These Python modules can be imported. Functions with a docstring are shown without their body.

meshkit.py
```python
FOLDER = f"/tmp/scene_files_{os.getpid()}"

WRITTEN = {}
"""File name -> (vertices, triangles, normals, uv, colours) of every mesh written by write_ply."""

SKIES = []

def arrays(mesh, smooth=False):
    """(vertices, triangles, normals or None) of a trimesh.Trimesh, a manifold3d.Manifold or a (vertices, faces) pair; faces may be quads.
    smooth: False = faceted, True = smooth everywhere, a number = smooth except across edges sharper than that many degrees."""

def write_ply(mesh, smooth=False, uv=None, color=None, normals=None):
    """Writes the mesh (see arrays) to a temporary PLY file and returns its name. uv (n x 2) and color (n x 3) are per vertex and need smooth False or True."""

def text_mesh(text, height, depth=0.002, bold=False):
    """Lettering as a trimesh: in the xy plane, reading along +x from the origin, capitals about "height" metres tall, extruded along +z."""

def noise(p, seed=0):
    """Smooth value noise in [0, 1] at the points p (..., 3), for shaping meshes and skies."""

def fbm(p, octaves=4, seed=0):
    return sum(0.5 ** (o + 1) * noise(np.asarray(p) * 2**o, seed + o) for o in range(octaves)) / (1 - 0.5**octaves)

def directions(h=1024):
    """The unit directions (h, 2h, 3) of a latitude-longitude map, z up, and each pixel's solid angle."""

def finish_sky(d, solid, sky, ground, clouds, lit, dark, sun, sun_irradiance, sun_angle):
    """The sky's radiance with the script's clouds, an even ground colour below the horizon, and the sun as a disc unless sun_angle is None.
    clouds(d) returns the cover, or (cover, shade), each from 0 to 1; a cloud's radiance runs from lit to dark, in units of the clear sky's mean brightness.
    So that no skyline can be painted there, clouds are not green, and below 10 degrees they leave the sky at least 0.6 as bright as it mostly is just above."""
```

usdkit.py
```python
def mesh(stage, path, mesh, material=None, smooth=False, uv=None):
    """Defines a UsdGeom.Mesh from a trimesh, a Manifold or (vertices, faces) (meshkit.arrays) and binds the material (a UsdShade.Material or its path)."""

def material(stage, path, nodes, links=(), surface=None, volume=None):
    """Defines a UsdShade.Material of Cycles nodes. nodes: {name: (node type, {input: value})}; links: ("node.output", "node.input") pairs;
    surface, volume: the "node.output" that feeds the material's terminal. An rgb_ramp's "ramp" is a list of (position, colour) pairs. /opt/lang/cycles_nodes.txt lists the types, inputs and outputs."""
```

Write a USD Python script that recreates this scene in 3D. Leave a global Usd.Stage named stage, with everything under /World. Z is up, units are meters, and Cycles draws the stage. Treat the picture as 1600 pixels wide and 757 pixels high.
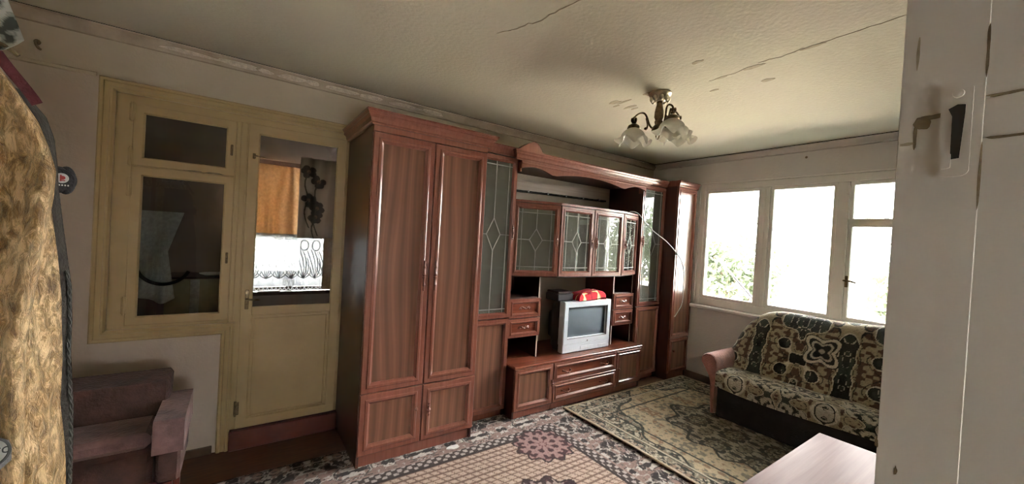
import math, numpy as np, trimesh, usdkit, meshkit
from pxr import Usd, UsdGeom, UsdLux, UsdShade, Gf, Sdf, Vt
from meshkit import noise, fbm

stage = Usd.Stage.CreateInMemory()
UsdGeom.SetStageUpAxis(stage, 'Z')
UsdGeom.SetStageMetersPerUnit(stage, 1.0)
UsdGeom.Xform.Define(stage, '/World')
UsdGeom.Scope.Define(stage, '/World/Looks')

# ------------------------------------------------------------------ camera
FPX = 607.157
CAM = np.array([-4.36388, -3.12277, 1.50783])
YAW, PITCH, ROLL = math.radians(55.04313), math.radians(-0.65188), math.radians(3.31162)
cam = UsdGeom.Camera.Define(stage, '/World/camera')
_f = np.array([math.cos(PITCH) * math.cos(YAW), math.cos(PITCH) * math.sin(YAW), math.sin(PITCH)])
_r = np.array([math.sin(YAW), -math.cos(YAW), 0.0])
_u = np.cross(_r, _f)
_r, _u = math.cos(ROLL) * _r + math.sin(ROLL) * _u, -math.sin(ROLL) * _r + math.cos(ROLL) * _u
cam.AddTransformOp().Set(Gf.Matrix4d(*_r, 0, *_u, 0, *(-_f), 0, *CAM, 1))
cam.CreateHorizontalApertureAttr(36.0)
cam.CreateVerticalApertureAttr(36.0 * 757 / 1600)
cam.CreateFocalLengthAttr(36.0 * FPX / 1600)
cam.CreateClippingRangeAttr(Gf.Vec2f(0.05, 500))
EXPOSURE = 1.15
cam.CreateExposureAttr(EXPOSURE)

# ------------------------------------------------------------------ light: a bright white overcast sky through the windows
SKY = 11.0
dome = UsdLux.DomeLight.Define(stage, '/World/sky')
dome.CreateIntensityAttr(SKY)
dome.CreateColorAttr(Gf.Vec3f(1.0, 0.95, 0.92))

# ------------------------------------------------------------------ helpers
def lin(*c):
    c = np.array(c, float) / 255
    return tuple(np.where(c <= 0.04045, c / 12.92, ((c + 0.055) / 1.055) ** 2.4))

_used = {}
def numbered(path):
    k = _used.get(path, -1) + 1
    _used[path] = k
    return path if k == 0 else '%s_%03d' % (path, k)

LOC = {}
def keys(prim, label=None, cat=None, group=None, kind=None):
    for k, v in (('label', label), ('category', cat), ('group', group), ('kind', kind)):
        if v:
            prim.SetCustomDataByKey(k, v)
    return prim

def thing(name, label, cat, loc=(0, 0, 0), group=None, kind=None):
    path = numbered('/World/' + name)
    x = UsdGeom.Xform.Define(stage, path)
    x.AddTranslateOp().Set(Gf.Vec3d(*map(float, loc)))
    LOC[path] = np.array(loc, float)
    keys(x.GetPrim(), label, cat, group, kind)
    return path

def cat(ms):
    vs, fs, n = [], [], 0
    for m in ms:
        v, f = (np.asarray(m.vertices), np.asarray(m.faces)) if hasattr(m, 'vertices') else m
        vs.append(v); fs.append(np.asarray(f) + n); n += len(v)
    return np.vstack(vs), np.vstack(fs)

def part(parent, name, mesh, mat, smooth=30, label=None, kind=None, col=None):
    """a mesh in world coordinates, made a child of parent (a path)"""
    if isinstance(mesh, list):
        mesh = cat(mesh)
    v, f = (np.asarray(mesh.vertices), np.asarray(mesh.faces)) if hasattr(mesh, 'vertices') else mesh
    root = '/'.join(parent.split('/')[:3])
    path = numbered(parent + '/' + name)
    if f.shape[1] == 4:
        f = np.vstack([f[:, [0, 1, 2]], f[:, [0, 2, 3]]])
    if col is not None:
        smooth = True
    m = usdkit.mesh(stage, path, (v - LOC.get(root, 0), f), '/World/Looks/' + mat, smooth=smooth)
    if col is not None:
        pv = UsdGeom.PrimvarsAPI(m).CreatePrimvar('paint', Sdf.ValueTypeNames.Color3fArray, 'vertex')
        pv.Set(Vt.Vec3fArray.FromNumpy(np.asarray(col, np.float32)))
    keys(m.GetPrim(), label, None, None, kind)
    return path

def solo(name, mesh, mat, label=None, catg=None, group=None, kind=None, smooth=30, col=None):
    p = part('/World', name, mesh, mat, smooth, None, None, col)
    keys(stage.GetPrimAtPath(p), label, catg, group, kind)
    return p

def box(x0, x1, y0, y1, z0, z1, b=0.0):
    x0, x1, y0, y1, z0, z1 = min(x0, x1), max(x0, x1), min(y0, y1), max(y0, y1), min(z0, z1), max(z0, z1)
    b = min(b, 0.45 * min(x1 - x0, y1 - y0, z1 - z0))
    if b <= 0:
        v = np.array([[x, y, z] for x in (x0, x1) for y in (y0, y1) for z in (z0, z1)], float)
        f = np.array([[0, 1, 3, 2], [4, 6, 7, 5], [0, 4, 5, 1], [2, 3, 7, 6], [0, 2, 6, 4], [1, 5, 7, 3]])
        return v, np.vstack([f[:, [0, 1, 2]], f[:, [0, 2, 3]]])
    pts = []
    for sx in (0, 1):
        for sy in (0, 1):
            for sz in (0, 1):
                c = np.array([(x0, x1)[sx], (y0, y1)[sy], (z0, z1)[sz]], float)
                d = np.array([1 - 2 * sx, 1 - 2 * sy, 1 - 2 * sz]) * b
                for k in range(3):
                    q = c + d; q[k] = c[k]; pts.append(q)
    return hull(pts)

def hull(pts):
    h = trimesh.Trimesh(np.asarray(pts, float), process=False).convex_hull
    return np.asarray(h.vertices), np.asarray(h.faces)

def prism(poly, lo, hi, axis=2):
    """polygon (2D) extruded along an axis: axis 2: poly is xy; 1: poly is xz; 0: poly is yz"""
    from shapely.geometry import Polygon
    m = trimesh.creation.extrude_polygon(Polygon(poly), hi - lo, engine='earcut')
    v = np.asarray(m.vertices).copy(); f = np.asarray(m.faces).copy()
    v[:, 2] += lo
    if axis == 1:
        v = v[:, [0, 2, 1]]; f = f[:, ::-1]
    elif axis == 0:
        v = v[:, [2, 0, 1]]
    return v, f

def loft(rings, closed=True, caps=True):
    R, n, k = np.asarray(rings, float), len(rings), len(rings[0])
    v = R.reshape(-1, 3); f = []
    for i in range(n - 1):
        for j in range(k if closed else k - 1):
            a, b = i * k + j, i * k + (j + 1) % k
            f += [[a, b, b + k], [a, b + k, a + k]]
    if caps and closed:
        for base, flip in ((0, 1), ((n - 1) * k, 0)):
            c = len(v); v = np.vstack([v, v[base:base + k].mean(0)])
            for j in range(k):
                t = [base + j, base + (j + 1) % k, c]
                f.append(t[::-1] if flip else t)
    return v, np.array(f)

def tube(pts, r, n=8):
    pts = np.asarray(pts, float); r = np.broadcast_to(np.asarray(r, float), (len(pts),))
    t = np.gradient(pts, axis=0); t /= np.linalg.norm(t, axis=1, keepdims=True) + 1e-12
    up = np.array([0, 0, 1.0]) if abs(t[0][2]) < 0.9 else np.array([1.0, 0, 0])
    rings = []
    a = np.cross(up, t[0]); a /= np.linalg.norm(a)
    for i in range(len(pts)):
        a = a - t[i] * (a @ t[i]); a /= np.linalg.norm(a) + 1e-12
        b = np.cross(t[i], a)
        th = np.arange(n) / n * 2 * np.pi
        rings.append(pts[i] + r[i] * (np.cos(th)[:, None] * a + np.sin(th)[:, None] * b))
    return loft(rings)

def spline(pts, n=24):
    from scipy.interpolate import CubicSpline
    pts = np.asarray(pts, float)
    d = np.r_[0, np.cumsum(np.linalg.norm(np.diff(pts, axis=0), axis=1))]
    return CubicSpline(d, pts)(np.linspace(0, d[-1], n))

def lathe(prof, c=(0, 0, 0), axis=(0, 0, 1), n=24):
    """prof: (radius, height) pairs along axis from c"""
    axis = np.asarray(axis, float); axis /= np.linalg.norm(axis)
    a = np.cross(axis, [0.3, 1, 0.2]); a /= np.linalg.norm(a); b = np.cross(axis, a)
    th = np.arange(n) / n * 2 * np.pi
    rings = [np.asarray(c) + h * axis + max(r, 1e-4) * (np.cos(th)[:, None] * a + np.sin(th)[:, None] * b) for r, h in prof]
    return loft(rings)

def ball(c, r, sub=2, s=(1, 1, 1)):
    m = trimesh.creation.icosphere(sub, 1.0)
    return np.asarray(m.vertices) * r * np.asarray(s) + np.asarray(c), np.asarray(m.faces)

class Plane:
    """a local (u, v, h) frame: point = o + u*U + v*V + h*N"""
    def __init__(s, o, U, N, V=(0, 0, 1)):
        s.o, s.U, s.V, s.N = (np.asarray(k, float) for k in (o, U, V, N))
    def __call__(s, u, v, h):
        return s.o + np.multiply.outer(u, s.U) + np.multiply.outer(v, s.V) + np.multiply.outer(h, s.N)
    def box(s, u0, u1, v0, v1, h0, h1, b=0.0):
        v, f = box(u0, u1, v0, v1, h0, h1, b)
        return s(v[:, 0], v[:, 1], v[:, 2]), f
    def map(s, m):
        v, f = m
        v = np.asarray(v)
        return s(v[:, 0], v[:, 1], v[:, 2]), f

FRONT = lambda y: Plane((0, y, 0), (1, 0, 0), (0, -1, 0))       # faces the camera side, -y
WEST = lambda x: Plane((x, 0, 0), (0, -1, 0), (-1, 0, 0))       # faces -x; u runs towards -y

def ring(P, u0, u1, v0, v1, prof):
    """a mitred frame: prof is a closed profile of (inset, height)"""
    rings = []
    for su, sv in ((0, 0), (1, 0), (1, 1), (0, 1), (0, 0)):
        row = [P((u0 + i) if su == 0 else (u1 - i), (v0 + i) if sv == 0 else (v1 - i), h) for i, h in prof]
        rings.append(row)
    v, f = loft(rings, True, False)
    return v, f

def sweep2d(P, path, prof):
    """profile (offset to the left of the path, height) swept along an open 2D path with mitres"""
    path = np.asarray(path, float); rows = []
    for i in range(len(path)):
        d0 = path[i] - path[i - 1] if i else path[1] - path[0]
        d1 = path[i + 1] - path[i] if i < len(path) - 1 else d0
        d0, d1 = d0 / np.linalg.norm(d0), d1 / np.linalg.norm(d1)
        n0, n1 = np.array([-d0[1], d0[0]]), np.array([-d1[1], d1[0]])
        m = n0 + n1; m /= max(m @ n0, 1e-6)
        rows.append([P(path[i][0] + o * m[0], path[i][1] + o * m[1], h) for o, h in prof])
    return loft(rows, True, True)

# ------------------------------------------------------------------ materials
def M(name, nodes, links=(), surface='p.BSDF', volume=None):
    usdkit.material(stage, '/World/Looks/' + name, nodes, links, surface=surface, volume=volume)

def plain(name, c, rough=0.5, bump=0.0, bscale=60, var=0.0, vscale=6, spec=0.5, metal=0.0, stretch=(1, 1, 1), coat=0.0, sheen=0.0, trans=0.0):
    """a painted or dyed surface with fine procedural variation and relief"""
    c = np.asarray(c, float)
    n = {'g': ('geometry', {}), 'm': ('mapping', {'scale': stretch}), 'p': ('principled_bsdf', {'base_color': c, 'roughness': rough, 'specular_ior_level': spec, 'metallic': metal, 'coat_weight': coat, 'coat_roughness': 0.12, 'sheen_weight': sheen, 'transmission_weight': trans})}
    l = [('g.position', 'm.vector')]
    if var > 0:
        n['n'] = ('noise_texture', {'scale': vscale, 'detail': 4.0, 'roughness': 0.6})
        n['r'] = ('rgb_ramp', {'ramp': [(0.3, tuple(c * (1 - var))), (0.7, tuple(np.minimum(c * (1 + var), 0.95)))]})
        l += [('m.vector', 'n.vector'), ('n.fac', 'r.fac'), ('r.color', 'p.base_color')]
    if bump > 0:
        n['bn'] = ('noise_texture', {'scale': bscale, 'detail': 3.0})
        n['b'] = ('bump', {'strength': bump, 'distance': 0.01})
        l += [('m.vector', 'bn.vector'), ('bn.fac', 'b.height'), ('b.normal', 'p.normal')]
    M(name, n, l)

def wood(name, dark, light, rough=0.35, plank=0.0, horizontal=False, coat=0.0, cathedral=0.0):
    d, t = np.asarray(dark), np.asarray(light)
    s = (1.2, 30, 30) if horizontal else (30, 30, 1.2)
    n = {'g': ('geometry', {}), 'm': ('mapping', {'scale': s}), 'n': ('noise_texture', {'scale': 1.6, 'detail': 5.0, 'roughness': 0.6, 'distortion': 0.4}),
         'r': ('rgb_ramp', {'ramp': [(0.25, tuple(d)), (0.55, tuple((d + t) / 2)), (0.78, tuple(t))]}),
         'p': ('principled_bsdf', {'roughness': rough, 'coat_weight': coat, 'coat_roughness': 0.15, 'specular_ior_level': 0.008 if name == 'table_wood' else 0.5}),
         'b': ('bump', {'strength': 0.08, 'distance': 0.002})}
    l = [('g.position', 'm.vector'), ('m.vector', 'n.vector'), ('n.fac', 'r.fac'), ('n.fac', 'b.height'), ('b.normal', 'p.normal')]
    last = 'r.color'
    if plank > 0:    # the printed staves of the laminate
        n['s'] = ('separate_xyz', {}); n['k'] = ('math', {'math_type': 'multiply', 'value2': 13.0}); n['fl'] = ('math', {'math_type': 'floor'})
        n['w'] = ('white_noise_texture', {'dimensions': '1D'}); n['mr'] = ('map_range', {'to_min': 1 - plank, 'to_max': 1 + plank})
        n['mx'] = ('mix', {'mix_type': 'multiply', 'fac': 1.0}); n['cc'] = ('combine_xyz', {})
        l += [('g.position', 's.vector'), ('s.x', 'k.value1'), ('k.value', 'fl.value1'), ('fl.value', 'w.w'), ('w.value', 'mr.value'),
              ('mr.result', 'cc.x'), ('mr.result', 'cc.y'), ('mr.result', 'cc.z'), (last, 'mx.color1'), ('cc.vector', 'mx.color2')]
        last = 'mx.color'
    if cathedral > 0:
        n['cm'] = ('mapping', {'scale': (4.5, 4.5, 0.6)}); n['cw'] = ('wave_texture', {'wave_type': 'bands', 'bands_direction': 'x', 'scale': 0.9, 'distortion': 7.0, 'detail': 1.0, 'detail_scale': 1.1})
        n['cr'] = ('rgb_ramp', {'ramp': [(0.0, (1 - cathedral,) * 3), (0.35, (1, 1, 1)), (0.85, (1, 1, 1)), (1.0, (1 + cathedral * 0.9,) * 3)]})
        n['cx'] = ('mix', {'mix_type': 'multiply', 'fac': 1.0})
        l += [('g.position', 'cm.vector'), ('cm.vector', 'cw.vector'), ('cw.fac', 'cr.fac'), (last, 'cx.color1'), ('cr.color', 'cx.color2')]
        last = 'cx.color'
    M(name, n, l + [(last, 'p.base_color')])

def painted(name, rough=0.9, bump=0.0, bscale=250, sheen=0.0, spec=0.2, translucent=0.0):
    """colours printed or woven into the surface, read from the mesh"""
    n = {'a': ('attribute', {'attribute': 'paint'}), 'p': ('principled_bsdf', {'roughness': rough, 'specular_ior_level': spec, 'sheen_weight': sheen})}
    l = [('a.color', 'p.base_color')]
    if bump > 0:
        n |= {'g': ('geometry', {}), 'n': ('noise_texture', {'scale': bscale, 'detail': 3.0}), 'b': ('bump', {'strength': bump, 'distance': 0.006})}
        l += [('g.position', 'n.vector'), ('n.fac', 'b.height'), ('b.normal', 'p.normal')]
    if translucent > 0:
        n |= {'t': ('translucent_bsdf', {}), 'x': ('mix_closure', {'fac': translucent})}
        M(name, n, l + [('a.color', 't.color'), ('p.BSDF', 'x.closure1'), ('t.BSDF', 'x.closure2')], 'x.closure')
    else:
        M(name, n, l)

def cloth(name, c, fac, rough=0.9, var=0.15):
    c = np.asarray(c)
    M(name, {'g': ('geometry', {}), 'n': ('noise_texture', {'scale': 40.0, 'detail': 3.0}), 'r': ('rgb_ramp', {'ramp': [(0.3, tuple(c * (1 - var))), (0.7, tuple(c * (1 + var)))]}),
             'p': ('principled_bsdf', {'roughness': rough}), 't': ('translucent_bsdf', {}), 'x': ('mix_closure', {'fac': fac})},
      [('g.position', 'n.vector'), ('n.fac', 'r.fac'), ('r.color', 'p.base_color'), ('r.color', 't.color'), ('p.BSDF', 'x.closure1'), ('t.BSDF', 'x.closure2')], 'x.closure')

def pane_mat(name, tint=(1, 1, 1), rough=0.0, boost=1.0):
    M(name, {'t': ('transparent_bsdf', {'color': tint}), 'g': ('glossy_bsdf', {'color': (0.9, 0.95, 0.95), 'roughness': rough}), 'f': ('fresnel', {'IOR': 1.5}),
             'k': ('math', {'math_type': 'multiply', 'value2': boost, 'use_clamp': True}), 'x': ('mix_closure', {})},
      [('f.fac', 'k.value1'), ('k.value', 'x.fac'), ('t.BSDF', 'x.closure1'), ('g.BSDF', 'x.closure2')], 'x.closure')

# walls: whitewash, wallpaper and old paint
def blotch(name, a, b, c, s1=1.3, s2=9, rough=0.9, bump=0.25, bscale=45):
    M(name, {'g': ('geometry', {}), 'n': ('noise_texture', {'scale': s1, 'detail': 4.0, 'roughness': 0.55}), 'n2': ('noise_texture', {'scale': s2, 'detail': 5.0, 'roughness': 0.7}),
             'r': ('rgb_ramp', {'ramp': [(0.32, a), (0.66, b)]}), 'r2': ('rgb_ramp', {'ramp': [(0.0, c), (0.34, (1, 1, 1)), (1.0, (1, 1, 1))]}), 'mx': ('mix', {'mix_type': 'multiply', 'fac': 0.8}),
             'bn': ('noise_texture', {'scale': bscale, 'detail': 5.0}), 'b': ('bump', {'strength': bump, 'distance': 0.01}), 'p': ('principled_bsdf', {'roughness': rough, 'specular_ior_level': 0.25})},
      [('g.position', 'n.vector'), ('g.position', 'n2.vector'), ('g.position', 'bn.vector'), ('n.fac', 'r.fac'), ('n2.fac', 'r2.fac'), ('r.color', 'mx.color1'), ('r2.color', 'mx.color2'),
       ('mx.color', 'p.base_color'), ('bn.fac', 'b.height'), ('b.normal', 'p.normal')])

blotch('whitewash', (0.56, 0.525, 0.44), (0.60, 0.585, 0.46), (0.85, 0.83, 0.78))
blotch('wallpaper', (0.48, 0.405, 0.335), (0.54, 0.465, 0.39), (0.82, 0.8, 0.78), 2.0, 14)
blotch('band_paint', (0.46, 0.40, 0.30), (0.52, 0.46, 0.36), (0.85, 0.82, 0.75), 2.0, 10)
blotch('grey_plaster', (0.72, 0.71, 0.70), (0.78, 0.77, 0.76), (0.85, 0.83, 0.8), 1.5, 8)
blotch('crown_paint', (0.38, 0.31, 0.24), (0.50, 0.43, 0.34), (0.6, 0.55, 0.5), 6, 30)
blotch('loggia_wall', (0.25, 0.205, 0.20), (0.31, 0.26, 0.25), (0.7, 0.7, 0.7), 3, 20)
blotch('cream_paint', (0.38, 0.28, 0.148), (0.44, 0.33, 0.178), (0.72, 0.66, 0.55), 3, 26, 0.45, 0.12, 30)
blotch('white_paint', (0.78, 0.78, 0.76), (0.84, 0.84, 0.82), (0.75, 0.72, 0.66), 3, 22, 0.45, 0.1, 30)
blotch('door_paint', (0.64, 0.62, 0.56), (0.70, 0.68, 0.62), (0.85, 0.82, 0.76), 4, 24, 0.42, 0.08, 18)
plain('peeled_plaster', (0.62, 0.55, 0.46), 0.95, 0.4, 90, 0.2, 40)
plain('crack_dark', (0.30, 0.25, 0.18), 1.0, var=0.2, vscale=30)
plain('stain_mark', (0.40, 0.35, 0.25), 1.0, var=0.15, vscale=30)
plain('bare_wood', (0.20, 0.155, 0.09), 0.8, 0.2, 60, 0.3, 30)
plain('dark_gap', (0.02, 0.018, 0.015), 0.9)
plain('floor_paint', (0.115, 0.045, 0.025), 0.35, 0.1, 30, 0.3, 8, stretch=(1, 8, 1))
plain('threshold_paint', (0.10, 0.022, 0.015), 0.4, 0.1, 30, 0.25, 8)
plain('baseboard_paint', (0.10, 0.055, 0.035), 0.45, var=0.25, vscale=10)
# furniture
wood('frame_wood', lin(114, 65, 53), lin(137, 87, 73), 0.28, coat=0.8)
wood('panel_wood', lin(112, 76, 59), lin(121, 84, 66), 0.33, plank=0.11, coat=0.2, cathedral=0.26)
wood('carcass_wood', lin(54, 25, 18), lin(70, 36, 26), 0.34, coat=0.2)
wood('top_wood', lin(98, 48, 34), lin(142, 82, 62), 0.25, horizontal=True, coat=0.4)
wood('dark_wood', lin(52, 30, 24), lin(72, 44, 36), 0.45)
wood('pale_board', lin(170, 152, 138), lin(196, 182, 170), 0.5, horizontal=True)
wood('table_wood', lin(116, 94, 94), lin(132, 110, 110), 0.30, horizontal=True, coat=0.0)
plain('leading', (0.29, 0.30, 0.27), 0.6)
plain('brass', (0.34, 0.24, 0.12), 0.35, metal=0.9, var=0.2, vscale=60)
plain('antique_brass', (0.17, 0.125, 0.07), 0.42, metal=0.75, var=0.35, vscale=50)
plain('bright_brass', (0.62, 0.55, 0.42), 0.3, metal=0.8)
plain('steel', (0.42, 0.42, 0.42), 0.35, metal=0.9, var=0.2, vscale=80)
pane_mat('clear_glass', (0.97, 0.98, 0.97))
pane_mat('old_glass', (0.80, 0.80, 0.78), 0.02, 1.0)
M('cabinet_glass', {'t': ('transparent_bsdf', {'color': (0.55, 0.6, 0.55)}), 'd': ('diffuse_bsdf', {'color': (0.21, 0.215, 0.19)}), 'm': ('mix_closure', {'fac': 0.45}), 'g': ('glossy_bsdf', {'color': (0.9, 0.95, 0.95), 'roughness': 0.012}), 'f': ('fresnel', {'IOR': 1.5}), 'k': ('math', {'math_type': 'multiply', 'value2': 2.4, 'use_clamp': True}), 'x': ('mix_closure', {})},
  [('f.fac', 'k.value1'), ('k.value', 'x.fac'), ('t.BSDF', 'm.closure1'), ('d.BSDF', 'm.closure2'), ('m.closure', 'x.closure1'), ('g.BSDF', 'x.closure2')], 'x.closure')
M('shade_glass', {'p': ('principled_bsdf', {'base_color': (0.62, 0.60, 0.52), 'roughness': 0.22, 'coat_weight': 0.4}), 't': ('translucent_bsdf', {'color': (0.62, 0.60, 0.52)}), 'tr': ('transparent_bsdf', {}), 'x': ('mix_closure', {'fac': 0.4}), 'y': ('mix_closure', {'fac': 0.30})},
  [('p.BSDF', 'x.closure1'), ('t.BSDF', 'x.closure2'), ('x.closure', 'y.closure1'), ('tr.BSDF', 'y.closure2')], 'y.closure')
plain('silver_plastic', (0.68, 0.75, 0.84), 0.3, spec=0.6)
plain('dark_plastic', (0.028, 0.026, 0.03), 0.4)
plain('grey_plastic', (0.24, 0.25, 0.28), 0.4)
M('tube_screen', {'p': ('principled_bsdf', {'base_color': (0.16, 0.20, 0.24), 'roughness': 0.12, 'coat_weight': 0.6, 'coat_roughness': 0.05})})
plain('wire_white', (0.42, 0.41, 0.42), 0.8)
plain('black_rubber', (0.02, 0.02, 0.02), 0.6)
# textiles
painted('carpet_pile', 0.95, 0.8, 220, 0.15, 0.1)
painted('cover_weave', 0.95, 0.7, 180, 0.2, 0.1)
painted('print_cloth', 0.85, 0.2, 200, 0.0, 0.2, 0.12)
painted('loggia_print', 0.9, 0.0, 200, 0.0, 0.1, 0.16)
painted('red_print', 0.8, 0.15, 120, 0.1, 0.15)
plain('rug_binding', (0.46, 0.38, 0.27), 0.95, 0.4, 200, 0.2, 60)
plain('rug_back', (0.10, 0.085, 0.06), 0.95)
plain('pink_velour', (0.33, 0.135, 0.105), 0.85, 0.5, 120, 0.3, 14, sheen=0.5)
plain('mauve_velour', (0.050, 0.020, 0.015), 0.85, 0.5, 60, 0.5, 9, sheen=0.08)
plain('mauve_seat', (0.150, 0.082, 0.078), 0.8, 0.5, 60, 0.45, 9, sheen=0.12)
plain('dark_upholstery', (0.018, 0.015, 0.016), 0.85, 0.3, 90, 0.3, 12)
plain('wine_wood', (0.13, 0.03, 0.02), 0.3, var=0.25, vscale=12)
plain('coat_cloth', (0.026, 0.022, 0.016), 0.85, 0.5, 150, 0.35, 30)
plain('coat_trim', (0.045, 0.046, 0.038), 0.6, 0.3, 200, 0.3, 60)
plain('strap_red', (0.085, 0.004, 0.010), 0.6, 0.3, 200, 0.2, 40)
plain('olive_cord', (0.10, 0.075, 0.03), 0.7)
plain('cap_black', (0.010, 0.009, 0.010), 0.75, 0.3, 200)
plain('emblem_white', (0.55, 0.53, 0.52), 0.6)
plain('emblem_red', (0.33, 0.03, 0.03), 0.6)
plain('bag_grey', (0.20, 0.20, 0.205), 0.55, 0.3, 150, 0.2, 30)
plain('badge_white', (0.50, 0.50, 0.48), 0.45, var=0.15, vscale=60)
plain('badge_dark', (0.045, 0.045, 0.05), 0.5)
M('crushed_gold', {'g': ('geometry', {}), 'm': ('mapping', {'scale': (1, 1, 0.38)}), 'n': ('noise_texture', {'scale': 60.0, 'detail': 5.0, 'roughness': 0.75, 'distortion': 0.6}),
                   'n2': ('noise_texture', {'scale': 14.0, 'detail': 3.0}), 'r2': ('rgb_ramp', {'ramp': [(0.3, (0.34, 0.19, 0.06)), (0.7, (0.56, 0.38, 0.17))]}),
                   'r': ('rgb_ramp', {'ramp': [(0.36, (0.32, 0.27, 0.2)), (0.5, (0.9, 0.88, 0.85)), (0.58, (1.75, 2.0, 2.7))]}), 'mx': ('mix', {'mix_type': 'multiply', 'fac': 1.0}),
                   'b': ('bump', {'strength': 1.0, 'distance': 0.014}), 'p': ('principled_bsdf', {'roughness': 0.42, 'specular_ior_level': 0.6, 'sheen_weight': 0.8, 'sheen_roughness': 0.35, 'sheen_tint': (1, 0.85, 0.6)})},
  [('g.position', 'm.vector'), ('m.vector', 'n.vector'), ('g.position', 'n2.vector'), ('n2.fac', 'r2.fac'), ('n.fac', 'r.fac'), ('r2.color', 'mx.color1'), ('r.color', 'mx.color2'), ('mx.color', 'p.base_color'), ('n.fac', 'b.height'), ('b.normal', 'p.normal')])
cloth('gold_drape', (0.56, 0.40, 0.25), 0.26)
M('lace', {'p': ('principled_bsdf', {'base_color': (0.7, 0.72, 0.74), 'roughness': 0.9}), 't': ('translucent_bsdf', {'color': (0.75, 0.77, 0.8)}), 'x': ('mix_closure', {'fac': 0.6})},
  [('p.BSDF', 'x.closure1'), ('t.BSDF', 'x.closure2')], 'x.closure')
M('open_net', {'t': ('translucent_bsdf', {'color': (0.8, 0.8, 0.8)}), 'tr': ('transparent_bsdf', {}), 'x': ('mix_closure', {'fac': 0.75})},
  [('t.BSDF', 'x.closure1'), ('tr.BSDF', 'x.closure2')], 'x.closure')
M('tulle', {'t': ('translucent_bsdf', {'color': (0.55, 0.57, 0.60)}), 'tr': ('transparent_bsdf', {'color': (0.10, 0.105, 0.115)}), 'x': ('mix_closure', {'fac': 0.5})},
  [('t.BSDF', 'x.closure1'), ('tr.BSDF', 'x.closure2')], 'x.closure')
cloth('sheet_cloth', (0.60, 0.62, 0.60), 0.3)
plain('carton', (0.42, 0.38, 0.28), 0.9, var=0.15, vscale=12)
plain('paper_white', (0.78, 0.77, 0.75), 0.8)
# outdoors
M('leaf', {'o': ('geometry', {}), 'r': ('rgb_ramp', {'ramp': [(0.0, (0.06, 0.08, 0.045)), (0.09, (0.08, 0.105, 0.06)), (0.12, (0.36, 0.44, 0.24)), (0.5, (0.46, 0.54, 0.33)), (1.0, (0.58, 0.64, 0.44))]}), 'p': ('principled_bsdf', {'roughness': 0.5}), 't': ('translucent_bsdf', {}), 'x': ('mix_closure', {'fac': 0.45})},
  [('o.random_per_island', 'r.fac'), ('r.color', 'p.base_color'), ('r.color', 't.color'), ('p.BSDF', 'x.closure1'), ('t.BSDF', 'x.closure2')], 'x.closure')
plain('bark', (0.22, 0.17, 0.12), 0.95, 0.6, 20, 0.3, 8)
plain('dusty_yard', (0.50, 0.45, 0.38), 0.95, var=0.15, vscale=2)
plain('facade', (0.55, 0.52, 0.48), 0.9, var=0.1, vscale=1)

# ================================================================== THE ROOM (corner of the two walls at 0,0; x along the cabinet wall, y into it)
H = 2.55
ST = dict(kind='structure')
XL, YD = -5.65, -3.75        # left wall, wall behind the camera
solo('floor', box(XL - .2, 0.2, YD - .2, 0.0, -0.1, 0.0), 'floor_paint', 'brown painted floor showing beside the carpet edge', 'floor', **ST)

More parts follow.
